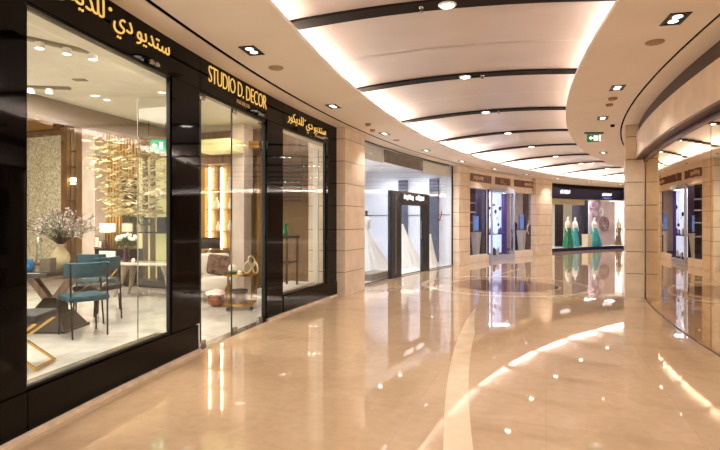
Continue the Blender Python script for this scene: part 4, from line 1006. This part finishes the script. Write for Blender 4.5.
q = tapered('display_pedestal', 'white tapered pedestal in the right purple window', 518, 525, 231, 251, 30.6); screen('lit_screen', 'glowing blue screen on the pedestal of the right purple window', 517.5, 525, 214, 230, 30.6, q[2])
def drape(label, x0, x1, r, h0, h1, m):
    a, c = wphi(x0, r), wphi(x1, r); n = 26
    o = MB().strip([[PA(a + (c - a) * i / n, r + 0.03 * math.sin(i * 1.7), h) for i in range(n + 1)] for h in (h0, (h0 + h1) / 2, h1)], 0.004).build('curtain', M[m], None, True); tag(o, label, 'curtain')
drape('violet drape hanging at the left of the left purple window', 476, 484, 31.2, 1.5, 2.7, 'violet')
drape('mauve drape at the right end of the right purple window', 523, 536, 31.0, 0.2, 2.7, 'mauve')
def dress_figure(name, label, x, r, y_top, y_bot, m_top, m_skirt, spread=0.3, base=0.2, arm=True, hem=1.0):
    """a shop mannequin: one continuous skinned body, gown as child parts"""
    phi, z = wphi(x, r), wz(x, r); H = hy(y_top, z) - base; k = H / 1.75
    t = thing_at(name, label, 'mannequin', FR(phi, r, base))
    v = [(0, 0, .95), (0, 0, 1.15), (0, 0, 1.38), (0, 0, 1.48), (0, -0.01, 1.58), (0, -0.015, 1.68), (-.17, 0, 1.36), (-.22, -.02, 1.1), (-.2, -.1, .88), (.17, 0, 1.36), (.22, -.02, 1.1), (.2, -.1, .88), (-.09, 0, .85), (-.09, 0, .48), (-.09, 0, .05), (.09, 0, .85), (.09, 0, .48), (.09, 0, .05)]
    e = [(0, 1), (1, 2), (2, 3), (3, 4), (4, 5), (2, 6), (6, 7), (7, 8), (2, 9), (9, 10), (10, 11), (0, 12), (12, 13), (13, 14), (0, 15), (15, 16), (16, 17)]
    rad = [.13, .11, .13, .05, .08, .07, .05, .04, .028, .05, .04, .028, .085, .06, .04, .085, .06, .04]
    me = bpy.data.meshes.new('body'); me.from_pydata([tuple(c * k for c in p) for p in v], e, [])
    o = bpy.data.objects.new('body', me); C.objects.link(o); o.parent = t; me.materials.append(M['mannequin'])
    o.modifiers.new('skin', 'SKIN'); o.modifiers.new('sub', 'SUBSURF').levels = 1; o.modifiers['sub'].render_levels = 1
    for i, s in enumerate(me.skin_vertices[0].data): s.radius = (rad[i] * k, rad[i] * k * 0.85)
    me.skin_vertices[0].data[0].use_root = True
    wv = lambda a, h: 1 + (0.07 * math.sin(a * 9) if h < 0.8 * k else 0)
    MB().lathe([(spread * k, 0.01), (spread * 0.86 * k, 0.35 * k), (spread * 0.62 * k, 0.7 * k), (0.17 * k, 0.98 * k), (0.135 * k, 1.08 * k), (0.0, 1.08 * k)], seg=54, wave=wv).build('skirt', M[m_skirt], t, True)
    MB().lathe([(0.14 * k, 1.04 * k), (0.145 * k, 1.15 * k), (0.165 * k, 1.3 * k), (0.12 * k, 1.4 * k), (0.06 * k, 1.44 * k), (0, 1.44 * k)], seg=24, sy=0.8).build('bodice', M[m_top], t, True)
    return t
dress_figure('mannequin', 'mannequin in a dark aubergine gown in the right purple window', 529, 30.7, 219, 250, 'dark_dress', 'dark_dress', 0.26)
dress_figure('mannequin', 'mannequin in a dark gown just right of the pale blue glass bay', 514.5, 31.3, 216, 252, 'dark_dress', 'dark_dress', 0.2)
ac2 = thing_at('armchair', 'dark plum tub armchair beside the left pedestal in the purple shop', 'armchair', FR(wphi(486, 30.9), 30.9, 0.2))
MB().box((0, 0, 0.25), (0.5, 0.5, 0.3), bev=0.05).build('seat', M['dark_dress'], ac2, True); MB().box((0, 0.24, 0.45), (0.6, 0.14, 0.9), bev=0.05).build('backrest', M['dark_dress'], ac2, True)
for s in (-1, 1): MB().box((s * 0.28, 0, 0.3), (0.1, 0.5, 0.56), bev=0.04).build('armrest', M['dark_dress'], ac2, True)
area(PA(38.5, 31.3, 2.72), 15, 1.0, 0.8, (0.62, 0.6, 1.0)); area(PA(45, 31.3, 2.72), 12, 1.0, 0.8, (0.9, 0.75, 0.95)); area(PA(41.5, 30.4, 2.40), 6, 1.0, 0.3, (0.8, 0.86, 1.0))

# ================================================================== NAVY FASCIA SHOP
R4 = 30.95; e0, e1 = 49.0, 62.6
struct(MB().arc(R4 - 0.05, R4 + 0.2, e0, e1, 2.45, 2.93).build('wall_navy', M['navy']))
struct(MB().arc(R4 - 0.02, R4 + 0.2, e0, e1, 2.94, SOFFIT).build('trim_34', M['rib']))
struct(MB().arc(R4 - 0.05, R4 + 0.2, e0, e1, 0.0, 0.12).build('baseboard_far', M['navy']))
window(6, e0 + 0.1, e1 - 0.1, 0.12, 2.45, R4, 'glass', 'darksteel', 0.03, joints=(wphi(566.5, R4), wphi(583, R4)))
struct(MB().arc(R4 + 0.1, 33.8, e0 - 1.1, e1 + 4, -0.05, 0.12).build('floor', M['white_floor']))
struct(MB().arc(R4 + 0.1, 33.8, e0 - 1.1, e1 + 4, 2.6, 2.7).build('ceiling', M['white']))
struct(MB().arc(33.6, 33.7, e0 - 1.1, e1 + 4, 0.1, 2.6).build('wall_back', M['cream_wall']))
o = MB().arc(R4 + 0.12, R4 + 0.2, e0 + 0.3, wphi(585, R4 + 0.1), 2.16, 2.44).build('pelmet', M['cream_pelmet']); tag(o, 'cream pelmet above the green gown window', 'pelmet')
for x0, lab, wd in ((558, 'white lit lettering at the left end of the navy fascia', 12), (600.5, 'white lit lettering at the right of the navy fascia', 10.5)):
    t = thing_at('shop_sign', lab, 'sign', FR(wphi(x0 + wd / 2, R4), R4 - 0.055, 2.72)); z = wz(x0, R4)
    b = MB(); W = wd / F * z * 1.45; n = 8
    for i in range(n): b.box((-W / 2 + W * (i + 0.5) / n, -0.01, (0.0, 0.02, 0.0, 0.03)[i % 4] - (0.0 if x0 < 590 else 0.03)), (W / n * 0.8, 0.02, (0.15, 0.17, 0.12, 0.15)[i % 4] * (1 if x0 < 590 else 0.75)))
    b.build('lettering', M['sign_white'], t)
drape('dark drape at the left of the navy fascia window', 555, 563, 32.4, 0.12, 2.4, 'plum_room')
drape('slate blue drape behind the green gowns', 572, 590, 32.5, 0.12, 2.5, 'teal_drape')
dress_figure('mannequin', 'mannequin in an emerald skirt and white top, left of the navy fascia window', 568, 31.5, 215.5, 247, 'mannequin', 'emerald', 0.28, 0.12)
dress_figure('mannequin', 'mannequin in a turquoise skirt and white top beside the emerald one', 575, 31.9, 216, 246, 'mannequin', 'turquoise', 0.24, 0.12)
dress_figure('mannequin', 'mannequin in a full turquoise skirt in front of the lilac flower backdrop', 594.5, 31.4, 216.5, 245, 'mannequin', 'turquoise', 0.38, 0.12)
dress_figure('mannequin', 'small pale mannequin at the far right end of the navy fascia shop', 618.5, 31.8, 217, 244, 'cream_pelmet', 'wood', 0.2, 0.12)
t = thing_at('display_cube', 'cream box plinth between the turquoise gown and the backdrop', 'plinth', FR(wphi(587, 31.3), 31.3, 0.12)); MB().box((0, 0, 0.3), (0.34, 0.34, 0.6), bev=0.01).build('body', M['cream_pelmet'], t); MB().box((0, 0, 0.615), (0.4, 0.4, 0.03), bev=0.005).build('top', M['cream_pelmet'], t)
bd = thing_at('backdrop', 'lilac window backdrop decorated with round paper flowers', 'backdrop', FR(wphi(602, 31.9), 31.9, 0.12)); bpy.context.view_layer.update(); inv = bd.matrix_world.inverted()
MB().arc(31.9, 31.95, wphi(589, 31.9), wphi(615, 31.9), 0.13, 2.44).build('panel', M['poster'], bd, mtx=inv)
for x, y, rad in ((596, 213, 0.32), (604, 224, 0.36), (597, 204, 0.26), (601, 212, 0.2), (592, 206, 0.16)):
    m = inv @ FR(wphi(x, 31.85), 31.85, hy(y, wz(x, 31.85)))
    o = MB(); 
    for q in (1.0, 0.62): o.tube([m @ Vector((rad * q * math.cos(u), -0.01, rad * q * math.sin(u))) for u in [2 * PI * i / 26 for i in range(26)]], 0.028, 6, True)
    for i in range(10):
        u = 2 * PI * i / 10; o.blob(m @ Vector((rad * 0.8 * math.cos(u), -0.02, rad * 0.8 * math.sin(u))), rad * 0.1, 1)
    o.build('paper_flower', M['poster_ring'] if x != 601 else M['poster_white'], bd)
area(PA(53.5, 32.0, 2.55), 32, 2.2, 1.2, (1, 0.95, 0.92)); area(PA(59, 31.5, 2.55), 27, 2.2, 0.8, (1, 0.95, 0.95))
struct(MB().arc(30.4, 30.6, 68, PH1, 0, SOFFIT).build('wall_far', M['stone']))
struct(MB().arc(22, 31, PH1 - 0.3, PH1, 0, 3.4).build('wall_end', M['stone']))

struct(MB().arc(30.2, 33.7, 48.55, 48.78, 0.0, SOFFIT, 1).build('wall_partition', M['stone']))
# ================================================================== RIGHT SIDE
RG = 24.97
rp = pillar('stone_pillar', 'honey stone pillar at the end of the curved glass wall on the right', 25.0, 27.0, 24.99, 25.29)
tag(rp, 'honey stone pillar at the end of the curved glass wall on the right', 'pillar')
wr = struct(MB().arc(25.02, 25.12, -14, 25.0, 2.5, 2.90).build('wall_right', M['stone']))
MB().arc(24.95, 25.08, -14, 25.0, 2.90, SOFFIT).build('bronze_band', M['brown_band'], wr)
MB().arc(24.85, 25.12, -14, 25.0, 2.47, 2.498).build('soffit_band', M['bronze'], wr)
MB().arc(24.94, 25.0, -14, 25.0, 2.44, 2.47).build('track_channel', M['black_frame'], wr)
w7 = struct(MB().arc(RG - 0.03, RG + 0.03, -14, 25.0, 2.41, 2.44).arc(RG - 0.015, RG + 0.015, -14, 25.0, 0.0, 0.012).build('window_7', M['bronze']))
cuts = [-14, -6, 0.5, 7.0, 15.92, 25.0]
for a, c in zip(cuts, cuts[1:]): MB().arc(RG - 0.006, RG + 0.006, a + 0.012, c - 0.012, 0.012, 2.41).build('pane', M['mirror_glass'], w7)
struct(MB().arc(20.0, 24.9, -14, 26.5, -0.1, 0.0, 1.5).build('floor', M['darkwall'])); struct(MB().arc(20.0, 24.9, -14, 26.5, 2.5, 2.6, 1.5).build('ceiling', M['darkwall']))
struct(MB().arc(22.0, 22.1, -14, 26.5, 0, 2.5, 1.5).build('wall_inner', M['darkwall'])); struct(MB().arc(22.0, 24.6, 26.3, 26.5, 0, 2.5).build('wall_inner', M['darkwall']))
struct(MB().arc(24.6, 24.95, 27.0, PH1, 0, SOFFIT).build('wall_right', M['stone']))
